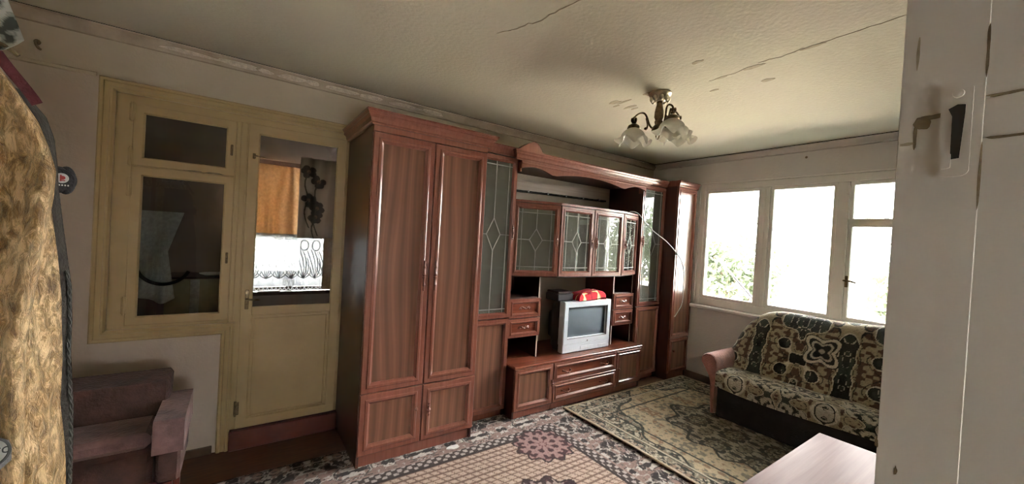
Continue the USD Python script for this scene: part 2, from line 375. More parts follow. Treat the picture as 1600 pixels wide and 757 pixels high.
# --- ceiling with cracks and peeled patches
ceil = thing('ceiling', 'whitewashed ceiling with a long crack along the slab joint', 'ceiling', (0, 0, H), **ST)
part(ceil, 'slab', box(XL - .2, 0.2, YD - .2, 0.25, H, H + 0.15), 'whitewash')
def crack(pts, w, seed, mat='crack_dark', name='crack', t=0.0015):
    rng = np.random.default_rng(seed)
    pts = np.asarray(pts, float)
    P = [pts[0]]
    for a, b in zip(pts[:-1], pts[1:]):
        k = max(2, int(np.linalg.norm(b - a) / 0.03))
        for i in range(1, k + 1):
            P.append(a + (b - a) * i / k + rng.normal(0, 0.006, 2) * (i < k))
    P = np.array(P); d = np.gradient(P, axis=0); d /= np.linalg.norm(d, axis=1, keepdims=True)
    n = np.stack([-d[:, 1], d[:, 0]], 1); ww = w * (0.25 + 0.75 * rng.random(len(P)))[:, None]; ww[[0, -1]] *= 0.1
    rows = [[(*l, H), (*r, H), (*r, H - t), (*l, H - t)] for l, r in zip(P + n * ww / 2, P - n * ww / 2)]
    part(ceil, name, loft(rows), mat, False)
crack([(-2.09, -2.70), (-2.075, -2.48), (-2.06, -2.27), (-2.065, -2.10)], 0.006, 1)
crack([(-2.045, -2.06), (-2.02, -1.89), (-2.02, -1.80)], 0.004, 2)
crack([(-3.30, -1.46), (-3.264, -1.552), (-3.23, -1.64), (-3.225, -1.76), (-3.207, -1.87), (-3.19, -2.0)], 0.007, 3)
crack([(-3.33, -1.40), (-3.29, -1.47)], 0.010, 4, 'stain_mark')
def blob2(cx, cy, rx, ry, seed, n=22):
    th = np.arange(n) / n * 2 * np.pi
    k = 0.55 + 0.9 * noise(np.stack([np.cos(th) * 1.7 + seed, np.sin(th) * 1.7, th * 0 + seed * 3.1], 1), seed)
    return np.stack([cx + rx * k * np.cos(th), cy + ry * k * np.sin(th)], 1)
def flake(cx, cy, rx, ry, seed, mat='stain_mark'):
    part(ceil, 'peeled_patch', prism(blob2(cx, cy, rx, ry, seed), H - 0.0018, H), mat, False)
for i, (a, b, c, d) in enumerate([(-2.03, -2.06, .02, .06), (-2.02, -1.88, .012, .035), (-1.79, -2.04, .02, .035), (-2.31, -1.89, .015, .03), (-2.14, -1.16, .025, .05), (-2.10, -1.22, .012, .06),
                                  (-1.98, -1.17, .018, .05), (-1.93, -1.17, .015, .03), (-2.07, -1.12, .01, .03), (-1.86, -1.75, .01, .03), (-2.06, -2.35, .012, .05)]):
    flake(a, b, c, d, i + 5)
# electrical boxes' dirt ring beside the lamp
flake(-2.10, -1.44, 0.03, 0.05, 40)

# --- back wall with the balcony door and window opening
bw = thing('wall_back', 'wallpapered wall behind the cabinets with a balcony door opening', 'wall', (0, 0, 0), **ST)
ox0, ox1, oz0, oz1, dz0, dx0 = -4.985, -3.66, 0.83, 2.222, 0.10, -4.375
W = 0.22
part(bw, 'masonry', [box(XL - .2, ox0, 0, W, 0, H), box(ox1, 0.2, 0, W, 0, H), box(ox0, ox1, 0, W, oz1, H), box(ox0, dx0, 0, W, 0, oz0), box(dx0, ox1, 0, W, 0, dz0)], 'band_paint', False)
part(bw, 'wallpaper', [box(XL, ox0 - .02, -0.003, 0, 0.0, 2.275), box(ox1, 0, -0.003, 0, 0.0, 2.2), box(ox0 - .02, dx0 - .01, -0.003, 0, 0.0, oz0 - .02)], 'wallpaper', False)
# right wall with the wide window opening
rw = thing('wall_right', 'grey plastered window wall behind the sofa', 'wall', (0, 0, 0), **ST)
wy0, wy1, wz0, wz1 = -0.645, -2.56, 0.865, 2.245
part(rw, 'masonry', [box(0, .25, 0.2, wy0, 0, H), box(0, .25, wy1, YD - .2, 0, H), box(0, .25, wy0, wy1, wz1, H), box(0, .25, wy0, wy1, 0, wz0)], 'grey_plaster', False)
part(rw, 'nail_hole', lathe([(0.0, 0), (0.012, 0.0), (0.009, 0.004), (0.0, 0.006)], (0.001, -1.664, 2.43), (-1, 0, 0), 10), 'crack_dark')
solo('wall_left', box(XL - .2, XL, YD - .2, 0.1, 0, H), 'wallpaper', 'papered left wall beside the armchair', 'wall', **ST)
fw = thing('wall_front', 'wall with the doorway behind the camera', 'wall', (0, 0, 0), **ST)
part(fw, 'masonry', [box(XL - .2, -4.42, YD - .15, YD, 0, H), box(-3.49, 0.2, YD - .15, YD, 0, H), box(-4.42, -3.49, YD - .15, YD, 2.06, H)], 'wallpaper', False)
hall = thing('wall_hallway', 'dim hallway beyond the open room door', 'wall', (0, 0, 0), **ST)
for q in (box(-5.4, -4.35, -5.1, -5.0, 0, H), box(-3.40, -2.6, -5.1, -5.0, 0, H), box(-4.35, -3.40, -5.1, -5.0, 0, .62), box(-4.35, -3.40, -5.1, -5.0, 1.28, H), box(-5.5, -5.4, -5.1, YD - .15, 0, H), box(-2.6, -2.5, -5.1, YD - .15, 0, H), box(-5.5, -2.5, -5.1, YD - .15, H, H + .1), box(-5.5, -2.5, -5.1, YD - .15, -.1, 0)):
    part(hall, 'masonry', q, 'wallpaper', False)
w4 = thing('window_4', 'hallway window behind the camera', 'window', (-3.9, -5.05, .62), **ST)
part(w4, 'frame', ring(FRONT(-5.0), -4.35, -3.40, .62, 1.28, [(0, 0), (0, .06), (.05, .06), (.05, 0)]), 'white_paint')
part(w4, 'pane', box(-4.31, -3.44, -5.034, -5.03, .66, 1.24), 'clear_glass', False)

# crown mouldings (cove profile: offset from wall, drop from ceiling)
crown = [(0.0, 0.0), (0.052, 0.0), (0.052, 0.010), (0.040, 0.016), (0.020, 0.034), (0.013, 0.050), (0.013, 0.058), (0.0, 0.062)]
tr = thing('trim_1', 'dark peeling crown moulding above the balcony door and cabinets', 'crown moulding', (0, 0, H), **ST)
def cove(a, b, f):
    rows = [[f(t, o, d) for o, d in crown] for t in np.linspace(a, b, 2)]
    return loft(rows)
part(tr, 'moulding', cove(XL, -0.0, lambda t, o, d: (t, -o, H - 0.004 - d)), 'crown_paint')
part(tr, 'shadow_gap', box(XL, 0, -0.050, 0, H - 0.004, H), 'dark_gap', False)
rng = np.random.default_rng(5)
xs = -4.78
k = 0
while xs < -3.05:      # flaked whitewash along the cove
    L = 0.06 + 0.20 * rng.random()
    poly = blob2(xs + L / 2, 0.5, L * 0.62, 0.36, 60 + k, 18)
    t = np.clip(poly[:, 1], 0.06, 0.94)
    face = np.array([[px, -0.0415 + 0.0275 * tt - 0.0015, H - 0.004 - (0.017 + 0.032 * tt) - 0.0015] for (px, _), tt in zip(poly, t)])
    part(tr, 'peeled_flake', loft([face, face + [0, 0.003, 0.003]]), 'peeled_plaster', False)
    xs += L + 0.02 + 0.05 * rng.random(); k += 1
tr2 = thing('trim_2', 'grey crown moulding above the wide window', 'crown moulding', (0, 0, H), **ST)
part(tr2, 'moulding', cove(YD, -0.05, lambda t, o, d: (-o, t, H - 0.006 - d)), 'grey_plaster')
part(tr2, 'shadow_gap', box(-0.048, 0, YD, -.05, H - 0.006, H), 'dark_gap', False)
solo('baseboard_right', box(-0.018, 0, YD, -0.0, 0, 0.075, 0.004), 'baseboard_paint', 'dark brown baseboard under the wide window', 'baseboard', **ST)
solo('baseboard_back', box(XL, -4.46, -0.018, 0, 0, 0.05, 0.004), 'baseboard_paint', 'brown baseboard behind the armchair', 'baseboard', **ST)
solo('trim_3', box(XL, -5.05, -0.012, 0, 2.268, 2.290, 0.004), 'band_paint', 'thin rail at the top edge of the wallpaper left of the balcony window', 'trim', **ST)
hk = thing('wall_hook', 'small rusty hook stain high on the wall left of the balcony door', 'hook', (-5.264, 0, 2.367))
part(hk, 'hook_plate', lathe([(0, 0), (0.013, 0), (0.013, 0.006), (0, 0.008)], (-5.272, 0, 2.385), (0, -1, 0), 10), 'bare_wood')
part(hk, 'hook_tip', tube(spline([(-5.272, -0.004, 2.385), (-5.27, -0.03, 2.375), (-5.262, -0.034, 2.352), (-5.255, -0.02, 2.345)], 10), 0.006, 6), 'bare_wood')

# --- balcony unit: moulded surround, casement with vent, glazed door
F = FRONT(0.0)
tr4 = thing('trim_4', 'cream moulded surround of the balcony window and door', 'door surround', (-4.4, 0, 0), **ST)
tprof = [(0.0, 0.0), (0.0, 0.020), (0.010, 0.030), (0.020, 0.028), (0.024, 0.020), (0.046, 0.018), (0.050, 0.026), (0.062, 0.026), (0.070, 0.014), (0.070, 0.0)]
part(tr4, 'moulding', sweep2d(F, [(-3.58, 2.205), (-4.970, 2.205), (-4.970, 0.845), (-4.372, 0.845), (-4.372, 0.0)], [(-o, h) for o, h in tprof]), 'cream_paint')
wprof = [(0, 0.0), (0, 0.018), (0.004, 0.022), (0.044, 0.022), (0.052, 0.012), (0.052, 0.0)]
w2 = thing('window_2', 'cream painted balcony casement window with a small vent sash on top', 'window', (-4.65, 0, 0.86), **ST)
fixed = [F.box(-4.975, -4.898, .862, 2.157, -.10, -0.002), F.box(-4.975, -3.70, 2.157, 2.215, -.10, -0.002), F.box(-4.408, -4.350, .84, 2.16, -.10, 0.004, .003), F.box(-4.372, -4.350, .1, .86, -.10, 0.002), F.box(-4.975, -4.35, 0.83, 0.862, -.10, -0.001),
         F.box(-4.389, -4.380, .86, 2.16, 0.0, 0.012, .003), F.box(-4.362, -4.325, .1, 2.16, -.10, 0.0005), F.box(-4.35, -3.73, 2.13, 2.17, -.10, 0.0005), F.box(-4.35, -3.73, .1, .15, -.10, 0.0005), F.box(-4.90, -4.40, 1.78, 1.815, -.06, 0.0005), F.box(-4.90, -4.885, .85, 2.16, -.06, 0.0005), F.box(-4.425, -4.40, .85, 2.16, -.06, 0.0005), F.box(-4.90, -4.40, .85, .885, -.06, 0.0005), F.box(-3.735, -3.66, .1, 2.215, -.10, -0.002)]
part(w2, 'frame', fixed, 'cream_paint')
OB = -0.012
for nm, z0, z1 in (('vent_sash', 1.800, 2.155), ('sash', 0.866, 1.794)):
    Fs = FRONT(0.004)
    s = part(w2, nm, ring(Fs, -4.896, -4.410, z0, z1, [(i, h) for i, h in wprof]), 'cream_paint')
    part(s, 'pane', Fs.box(-4.846, -4.460, z0 + .05, z1 - .05, 0.003, 0.006), 'old_glass', False)
    for hz in ((z0 + .05, z1 - .05) if nm == 'vent_sash' else (z0 + .12, z1 - .12)):
        part(s, 'hinge', [F.box(-4.912, -4.888, hz - .05, hz + .05, 0.0, 0.022, .004), lathe([(0.006, -.055), (0.006, .055)], (-4.9, -0.026, hz), n=8)], 'cream_paint')
    hz = 1.965 if nm == 'vent_sash' else 1.27
    part(s, 'latch', [F.box(-4.438, -4.424, hz - .035, hz + .035, .02, .028, .003), F.box(-4.436, -4.426, hz - .03, hz + .005, .028, .045, .003)], 'antique_brass')
part(w2, 'worn_strip', [prism(blob2(-4.62 + .1 * i, 1.803, .055, .006, 80 + i, 16), -0.0245, -0.021, 1) for i in range(2)], 'bare_wood', False)
d1 = thing('door_1', 'cream balcony door with a tall glass pane above a plain panel', 'door', (-4.05, 0, 0.13), **ST)
Fd = FRONT(0.004)
leaf = [ring(Fd, -4.345, -3.738, 0.132, 2.160, [(0, 0), (0, 0.018), (.004, .022), (.058, .022), (.066, .014), (.066, 0)]), Fd.box(-4.282, -3.80, .885, .945, 0, 0.021, .004)]
lf = part(d1, 'door_leaf', leaf, 'cream_paint')
part(lf, 'pane', Fd.box(-4.285, -3.798, .94, 2.105, 0.006, 0.010), 'old_glass', False)
part(lf, 'panel', Fd.box(-4.285, -3.798, .19, .89, 0.002, 0.010), 'cream_paint')
part(lf, 'panel_bead', ring(Fd, -4.272, -3.812, .20, .872, [(0, .008), (.0, .016), (.006, .018), (.012, .012), (.012, .008)]), 'cream_paint')
part(lf, 'handle', [Fd.box(-4.322, -4.300, .93, 1.06, .02, .026, .004), tube(spline([(-4.311, -.022, 1.0), (-4.311, -.055, 1.0), (-4.30, -.062, 1.0), (-4.245, -.062, .998)], 12), .006, 8)], 'antique_brass')
for hz in (.27,):
    part(lf, 'hinge', [lathe([(0.007, -.05), (0.007, .05)], (-4.346, -0.022, hz), n=8), Fd.box(-4.355, -4.325, hz - .045, hz + .045, .0, .024, .003)], 'antique_brass')
part(lf, 'latch', [Fd.box(-4.318, -4.302, 1.93, 1.965, .02, .034, .003), tube([(-4.31, -.03, 1.95), (-4.25, -.032, 1.945)], .004, 6)], 'antique_brass')
solo('trim_5', box(-4.375, -3.66, -0.05, 0.0, 0.0, 0.130, 0.006), 'threshold_paint', 'dark red painted threshold board under the balcony door', 'threshold', **ST)

# --- loggia behind the balcony door
LY = 1.15
lg = thing('wall_loggia', 'papered outer wall of the glazed loggia seen through the balcony door', 'wall', (0, 0, 0), **ST)
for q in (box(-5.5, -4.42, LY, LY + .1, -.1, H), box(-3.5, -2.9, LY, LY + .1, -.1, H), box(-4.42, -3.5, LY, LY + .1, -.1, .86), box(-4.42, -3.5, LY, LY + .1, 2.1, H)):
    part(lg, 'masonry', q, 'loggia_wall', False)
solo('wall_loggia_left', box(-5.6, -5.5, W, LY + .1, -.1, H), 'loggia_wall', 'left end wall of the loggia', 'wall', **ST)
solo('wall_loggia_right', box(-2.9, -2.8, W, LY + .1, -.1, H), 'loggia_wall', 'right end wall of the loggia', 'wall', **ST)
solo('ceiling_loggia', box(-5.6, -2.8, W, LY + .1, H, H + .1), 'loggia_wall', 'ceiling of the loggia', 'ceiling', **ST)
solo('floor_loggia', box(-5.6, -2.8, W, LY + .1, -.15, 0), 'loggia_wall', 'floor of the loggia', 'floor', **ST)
w3 = thing('window_3', 'loggia window behind the gold and lace curtains', 'window', (-3.96, LY, .86), **ST)
part(w3, 'frame', [ring(FRONT(LY + .06), -4.42, -3.5, .86, 2.1, [(0, 0), (0, .05), (.05, .05), (.05, 0)]), box(-3.985, -3.935, LY + .01, LY + .06, .9, 2.06)], 'dark_wood')
for a, b in ((-4.38, -3.98), (-3.94, -3.54)):
    part(w3, 'pane', box(a, b, LY + .03, LY + .034, .9, 2.06), 'clear_glass', False)
def curtain(x0, x1, z0, z1, y, amp, nf, seed, nx=60, nz=24, hem=0.0, scal=0, t=0.004):
    u, v = np.meshgrid(np.linspace(0, 1, nx), np.linspace(0, 1, nz), indexing='ij')
    x = x0 + (x1 - x0) * u
    ph = noise(np.stack([u * 3, v * 1.5, u * 0 + seed], -1), seed) * 5
    yy = y + amp * np.sin(u * nf * 2 * np.pi + ph) * (0.5 + 0.5 * v)
    zb = z0 + (hem * np.abs(np.sin(u * scal * np.pi)) if scal else 0)
    z = z1 + (zb - z1) * v
    fr = np.stack([x, yy, z], -1); bk = fr + [0, t, 0]
    return grid_solid(fr, bk)
def grid_solid(fr, bk):
    a, b = fr.shape[:2]; n = a * b
    V = np.vstack([fr.reshape(-1, 3), bk.reshape(-1, 3)])
    i, j = np.meshgrid(np.arange(a - 1), np.arange(b - 1), indexing='ij')
    q = np.stack([i * b + j, (i + 1) * b + j, (i + 1) * b + j + 1, i * b + j + 1], -1).reshape(-1, 4)
    edge = np.r_[np.arange(b), np.arange(1, a) * b + b - 1, (a - 1) * b + np.arange(b - 2, -1, -1), np.arange(a - 2, 0, -1) * b]
    e2 = np.roll(edge, -1)
    side = np.stack([edge, edge + n, e2 + n, e2], -1)
    Q = np.vstack([q, q[:, ::-1] + n, side])
    return V, np.vstack([Q[:, [0, 1, 2]], Q[:, [0, 2, 3]]])
solo('gold_curtain', curtain(-4.40, -3.905, 1.39, 2.05, LY - .06, .022, 5, 3), 'gold_drape', 'gold curtain over the loggia window seen through the balcony door glass', 'curtain')
def lace(T, x0, x1, z0, z1, y, dy, net='tulle'):
    part(T, 'tulle', curtain(x0, x1, z0 + .03, z1, y, .010, 7, 8), net)
    motif, yy, hh = [], y + dy * .017, z1 - z0
    for i in range(int((x1 - x0) / .1)):           # worked flowers and sprays of the lace
        cx = x0 + .05 + i * .1
        for r0 in range(7):
            a = math.radians(20 + r0 * 23.3)
            p = spline([(cx, yy, z0 + .2 * hh), (cx + .06 * math.cos(a), yy, z0 + hh * (.2 + .24 * math.sin(a))), (cx + .09 * math.cos(a + .5), yy, z0 + hh * (.24 + .5 * math.sin(a)))], 10)
            motif.append(tube(p, .0042, 5))
        motif.append(tube([(cx + .035 * math.cos(t), yy, z1 - .1 + .05 * math.sin(t)) for t in np.linspace(0, 6.28, 14)], .006, 5))
        for k in range(3):
            c0 = cx + k * .034
            motif.append(tube([(c0 + .016 * math.cos(t), yy, z0 + .03 + .03 * math.sin(t)) for t in np.linspace(3.1, 6.3, 9)], .0045, 5))
    part(T, 'lace_work', motif, 'lace', kind='stuff')
lc = thing('lace_curtain', 'bright white lace curtain behind the balcony door glass', 'curtain', (-4.0, LY - .1, .9))
lace(lc, -4.41, -3.52, .90, 1.42, LY - .095, -1)
lc = thing('lace_curtain', 'white lace curtain on the hallway window mirrored in the balcony door glass', 'curtain', (-3.9, -4.9, .6))
lace(lc, -4.37, -3.38, .58, 1.32, -4.93, 1, 'open_net')
# a printed curtain with dark flowers hangs at the right of the loggia
u, v = np.meshgrid(np.linspace(0, 1, 90), np.linspace(0, 1, 200), indexing='ij')
X = -3.93 + .46 * u; Z = 2.15 - .76 * v; Y = LY - .14 + .012 * np.sin(u * 30 + 3 * v)
def flowers(X, Z, seed=4):
    c = np.tile(np.array([0.42, 0.36, 0.32]), X.shape + (1,))
    rg = np.random.default_rng(seed)
    for _ in range(9):
        cx, cz = -3.93 + .42 * rg.random(), 1.45 + .65 * rg.random()
        for k in range(5):
            a = k * 1.256 + rg.random()
            d = np.hypot(X - cx - .038 * np.cos(a), Z - cz - .038 * np.sin(a))
            c[d < .029] = (0.05, 0.045, 0.05)
        c[np.hypot(X - cx, Z - cz) < .018] = (0.2, 0.12, 0.1)
        st = np.abs(X - cx - .03 * np.sin((Z - cz) * 14)) < .006
        c[st & (Z < cz) & (Z > cz - .26)] = (0.07, 0.06, 0.055)
    return c
fr = np.stack([X, Y, Z], -1)
Vv, Ff = grid_solid(fr, fr + [0, .004, 0])
cc = flowers(X, Z).reshape(-1, 3)
keep = None
solo('printed_curtain', (Vv, Ff), 'loggia_print', 'grey brown curtain printed with dark flowers behind the right side of the balcony door glass', 'curtain', col=np.vstack([cc, cc]))
solo('brown_drape', curtain(-3.70, -3.505, .905, 1.40, LY - .16, .016, 2, 13), 'gold_drape', 'narrow gold drape beside the lace at the right of the balcony door glass', 'curtain')
solo('shelf_board', box(-4.45, -3.55, .95, 1.05, .865, .895, .004), 'dark_wood', 'dark sill shelf below the lace curtain in the loggia', 'shelf')
solo('paper_sheet', prism([(-4.22, .955), (-4.06, .96), (-4.04, 1.03), (-4.2, 1.035)], .896, .902), 'paper_white', 'white paper lying on the dark loggia sill shelf', 'paper')
# white sheet, cable, cartons behind the left casement
def hang(x0, x1, z0, z1, y, seed):
    u, v = np.meshgrid(np.linspace(0, 1, 40), np.linspace(0, 1, 50), indexing='ij')
    sp = 0.55 + 0.45 * np.abs(v - .45) * 1.6
    xc = (x0 + x1) / 2 - .05 * v
    x = xc + (u - .5) * (x1 - x0) * sp
    y_ = y + .035 * np.sin(u * 15 + 4 * v + seed) * (.4 + v)
    z = z1 + (z0 - z1) * v + .03 * np.sin(u * 6) * v
    f = np.stack([x, y_, z], -1)
    return grid_solid(f, f + [0, .005, 0])
solo('hung_sheet', hang(-5.02, -4.68, .93, 1.55, .55, 1), 'sheet_cloth', 'pale grey sheet hanging behind the left balcony window pane', 'sheet')
solo('cable_loop', tube(spline([(-4.93, .5, 1.14), (-4.88, .49, 1.07), (-4.80, .49, 1.04), (-4.72, .49, 1.06), (-4.66, .5, 1.13)], 20), .011, 8), 'black_rubber', 'dark cable loop hanging in front of the pale sheet', 'cable')
ct = thing('carton_box', 'pale cardboard box on a stand behind the balcony window', 'box', (-4.6, .8, .9))
part(ct, 'carton_body', box(-4.80, -4.44, .62, .95, .70, 1.06, .004), 'carton')
part(ct, 'packing_tape', [box(-4.655, -4.60, .615, .62, .70, 1.055), box(-4.655, -4.60, .62, .95, 1.06, 1.063)], 'sheet_cloth')
part(ct, 'lid_flap', box(-4.80, -4.44, .60, .96, 1.062, 1.075, .004), 'dark_wood')
solo('store_chest', box(-5.2, -4.42, .5, 1.1, 0.0, .695, .01), 'dark_wood', 'low dark chest in the loggia under the cardboard box', 'chest')
solo('plate', lathe([(0, 0), (.05, 0), (.085, .014), (.083, .018), (.045, .006), (0, .006)], (-4.53, .72, 1.077), n=28), 'paper_white', 'white plate on the cardboard box behind the balcony window', 'plate')

# --- wide window
w1 = thing('window_1', 'wide white painted three part window above the sofa', 'window', (0, -1.6, .86), **ST)
P = WEST(0.0)          # u = -y
fr_ = [P.box(.645, .70, .865, 2.245, -.16, -.015, .004), P.box(2.50, 2.56, .865, 2.245, -.16, -.015, .004), P.box(.70, 2.50, 2.175, 2.245, -.16, -.015, .004), P.box(.70, 2.50, .865, .945, -.16, -.015, .004),
       P.box(1.290, 1.372, .945, 2.175, -.16, -.012, .005), P.box(1.915, 2.00, .945, 2.175, -.16, -.012, .005), P.box(1.324, 1.338, .945, 2.175, -.012, -.004, .003), P.box(2.0, 2.5, 1.796, 1.824, -.12, -.024, .003)]
part(w1, 'frame', fr_, 'white_paint')
sp = [(0, -.07), (0, -.03), (.004, -.026), (.026, -.026), (.032, -.034), (.032, -.07)]
for nm, a, b, z0, z1 in (('sash', .70, 1.290, .945, 2.175), ('sash', 1.372, 1.915, .945, 2.175), ('vent_sash', 2.00, 2.50, 1.815, 2.175), ('sash', 2.00, 2.50, .945, 1.805)):
    s = part(w1, nm, ring(P, a, b, z0, z1, sp), 'white_paint')
    part(s, 'pane', P.box(a + .028, b - .028, z0 + .028, z1 - .028, -.052, -.049), 'clear_glass', False)
    if nm == 'vent_sash':
        part(s, 'hinge', [P.box(1.985, 2.006, hz - .04, hz + .04, -.03, -.006, .003) for hz in (1.88, 2.1)], 'white_paint')
part(w1, 'handle', [P.box(2.004, 2.026, 1.24, 1.34, -.026, -.018, .003), tube(spline([(.02, -2.015, 1.3), (-.03, -2.015, 1.3), (-.035, -2.03, 1.30), (-.03, -2.09, 1.285)], 10), .007, 8)], 'antique_brass')
part(w1, 'sill', P.box(.615, 2.60, .825, .865, -.02, .055, .010), 'white_paint')
part(w1, 'lintel_strip', P.box(.615, 2.62, 2.243, 2.262, -.01, .012, .003), 'white_paint')
solo('window_rod', tube([(.30, -.711, 1.431), (.162, -1.201, 1.009), (.141, -1.285, .938)], .012, 8), 'dark_plastic', 'thin dark slanting rod outside the left pane of the wide window', 'rod')

# ================================================================== WALL UNIT
FP = [(0, 0), (0, .016), (.005, .021), (.028, .021), (.033, .026), (.044, .026), (.052, .016), (.058, .012), (.058, 0)]
def fprof(w=.058):
    return [(i * w / .058, h) for i, h in FP]
def pull_handle(P, u, v, L=.16):
    """turned upright pull on the stile"""
    prof = [(r * 1.35, h) for r, h in [(.002, -.5), (.004, -.47), (.0035, -.36), (.007, -.30), (.0045, -.24), (.0055, -.12), (.009, -.04), (.006, 0), (.009, .04), (.0055, .12), (.0045, .24), (.007, .30), (.0035, .36), (.004, .47), (.002, .5)]]
    ms = [lathe([(r * 1.1, h * L) for r, h in prof], P(u, v, .038), P.V, 10)]
    for s in (-.3, .3):
        ms.append(tube([P(u, v + s * L, .02), P(u, v + s * L, .038)], .004, 6))
    return ms
def bow_handle(P, u, v, L=.1):
    pts = spline([P(u - L / 2, v, .018), P(u - L * .3, v - .004, .036), P(u, v - .010, .040), P(u + L * .3, v - .004, .036), P(u + L / 2, v, .018)], 14)
    ms = [tube(pts, .0045, 6)]
    for s in (-1, 1):
        ms.append(lathe([(0, 0), (.012, 0), (.010, .006), (.005, .016), (0, .018)], P(u + s * L / 2, v, .006), P.N, 10))
    ms.append(ball(P(u, v - .010, .041), .009, 1))
    return ms
def knob(P, u, v):
    return lathe([(0, 0), (.006, 0), (.005, .010), (.012, .018), (.012, .024), (0, .030)], P(u, v, .02), P.N, 12)
def panel_door(T, P, u0, u1, v0, v1, handle=None, name='door', w=.058):
    d = part(T, name, ring(P, u0, u1, v0, v1, fprof(w)), 'frame_wood')
    part(d, 'panel', P.box(u0 + w * .9, u1 - w * .9, v0 + w * .9, v1 - w * .9, .001, .009), 'panel_wood', False)
    if handle:
        part(d, 'handle', handle, 'frame_wood')
    return d
def glass_door(T, P, u0, u1, v0, v1, handle=None, w=.052, diamonds=((.5, .5),), mats=None, dw=.45, dh=.16):
    d = part(T, 'door', ring(P, u0, u1, v0, v1, fprof(w)), 'frame_wood')
    a, b, c, e = u0 + w * .95, u1 - w * .95, v0 + w * .95, v1 - w * .95
    part(d, 'pane', P.box(a - .003, b + .003, c - .003, e + .003, .006, .010), 'cabinet_glass', False)
    s, h0, h1 = .0036, .010, .0125
    W_, H_ = b - a, e - c
    def bar(p, q, t=s):
        p, q = np.array(p), np.array(q); d_ = q - p; n_ = np.array([-d_[1], d_[0]]); n_ = n_ / np.linalg.norm(n_) * t
        rows = []
        for k in (p, q):
            rows.append([P(*(k + n_), h0), P(*(k - n_), h0), P(*(k - n_), h1), P(*(k + n_), h1)])
        return loft(rows)
    m = W_ * .10
    ms = [bar((a + m, c), (a + m, e)), bar((b - m, c), (b - m, e)), bar((a, c + m), (b, c + m)), bar((a, e - m), (b, e - m))]
    mid = (a + b) / 2
    prev = c
    for fy in diamonds:
        cy = c + H_ * fy[1]; rx = W_ * dw * .42; ry = min(H_ * dh, W_ * .42)
        ms += [bar((mid, prev), (mid, cy - ry)), bar((a, cy), (mid - rx, cy)), bar((mid + rx, cy), (b, cy))]
        for sx in (-1, 1):
            for sy in (-1, 1):
                ms.append(bar((mid + sx * rx, cy), (mid, cy + sy * ry)))
        prev = cy + ry
    ms.append(bar((mid, prev), (mid, e)))
    part(d, 'leading', ms, 'leading', False)
    if handle:
        part(d, 'handle', handle, 'frame_wood')
    return d
def cornice(x0, x1, y, z0, z1, left=True, right=True, out=.045, back=0.0):
    """stepped cornice around front and sides, as a solid of growing footprints"""
    hts = np.array([0, .12, .18, .45, .62, .70, .86, 1.0]); outs = np.array([.25, .25, .42, .52, .80, .80, 1.0, 1.0])
    ms = []
    rows = []
    for h, o in zip(hts, outs):
        z = z0 + (z1 - z0) * h; o = o * out
        a, b = x0 - (o if left else 0), x1 + (o if right else 0)
        yf = y if y > -.516 and y < -.514 else y - o
        rows.append([(a, -back, z), (a, yf, z), (b, yf, z), (b, -back, z)])
    return loft(rows)

GRP = None
# --- big two door wardrobe
wx0, wx1, wy = -3.722, -2.905, -0.645
T = thing('wardrobe', 'tall two door red brown wardrobe beside the balcony door', 'wardrobe', (-3.31, -.32, 0))
t = .018
part(T, 'side_panel', box(wx0, wx0 + t, wy, -.01, .012, 2.16, .001), 'carcass_wood')
part(T, 'side_panel', box(wx1 - t, wx1, wy, -.01, .012, 2.16, .001), 'carcass_wood')
part(T, 'body', [box(wx0 + t, wx1 - t, wy + .004, -.01, .09, .108), box(wx0 + t, wx1 - t, wy + .004, -.01, 2.13, 2.16), box(wx0 + t, wx1 - t, wy + .004, -.01, .462, .48), box(wx0 + t, wx1 - t, -.016, -.01, .09, 2.14), box(-3.322, -3.304, wy + .004, -.02, .1, 2.14)], 'carcass_wood', False)
part(T, 'plinth', box(wx0 + t, wx1 - t, wy + .012, wy + .03, .012, .09), 'frame_wood')
part(T, 'cornice', [cornice(wx0, wx1 + .0, wy - .02, 2.150, 2.235, out=.055, back=.515), cornice(wx0, wx1, -.515, 2.150, 2.235, left=True, right=False, out=.0551, back=.01)], 'frame_wood')
part(T, 'frieze', box(wx0, wx1, wy - .021, wy, 2.115, 2.155, .002), 'frame_wood')
Pw = FRONT(wy - .001)
xm = -3.313
panel_door(T, Pw, wx0 + .002, xm - .002, .482, 2.112, pull_handle(Pw, xm - .040, 1.22, .20), w=.066)
panel_door(T, Pw, xm + .002, wx1 - .002, .482, 2.112, pull_handle(Pw, xm + .040, 1.22, .20), w=.066)
d = panel_door(T, Pw, wx0 + .002, xm - .002, .092, .478, knob(Pw, xm - .045, .33), w=.066)
panel_door(T, Pw, xm + .002, wx1 - .002, .092, .478, pull_handle(Pw, xm + .045, .31, .09), w=.066)

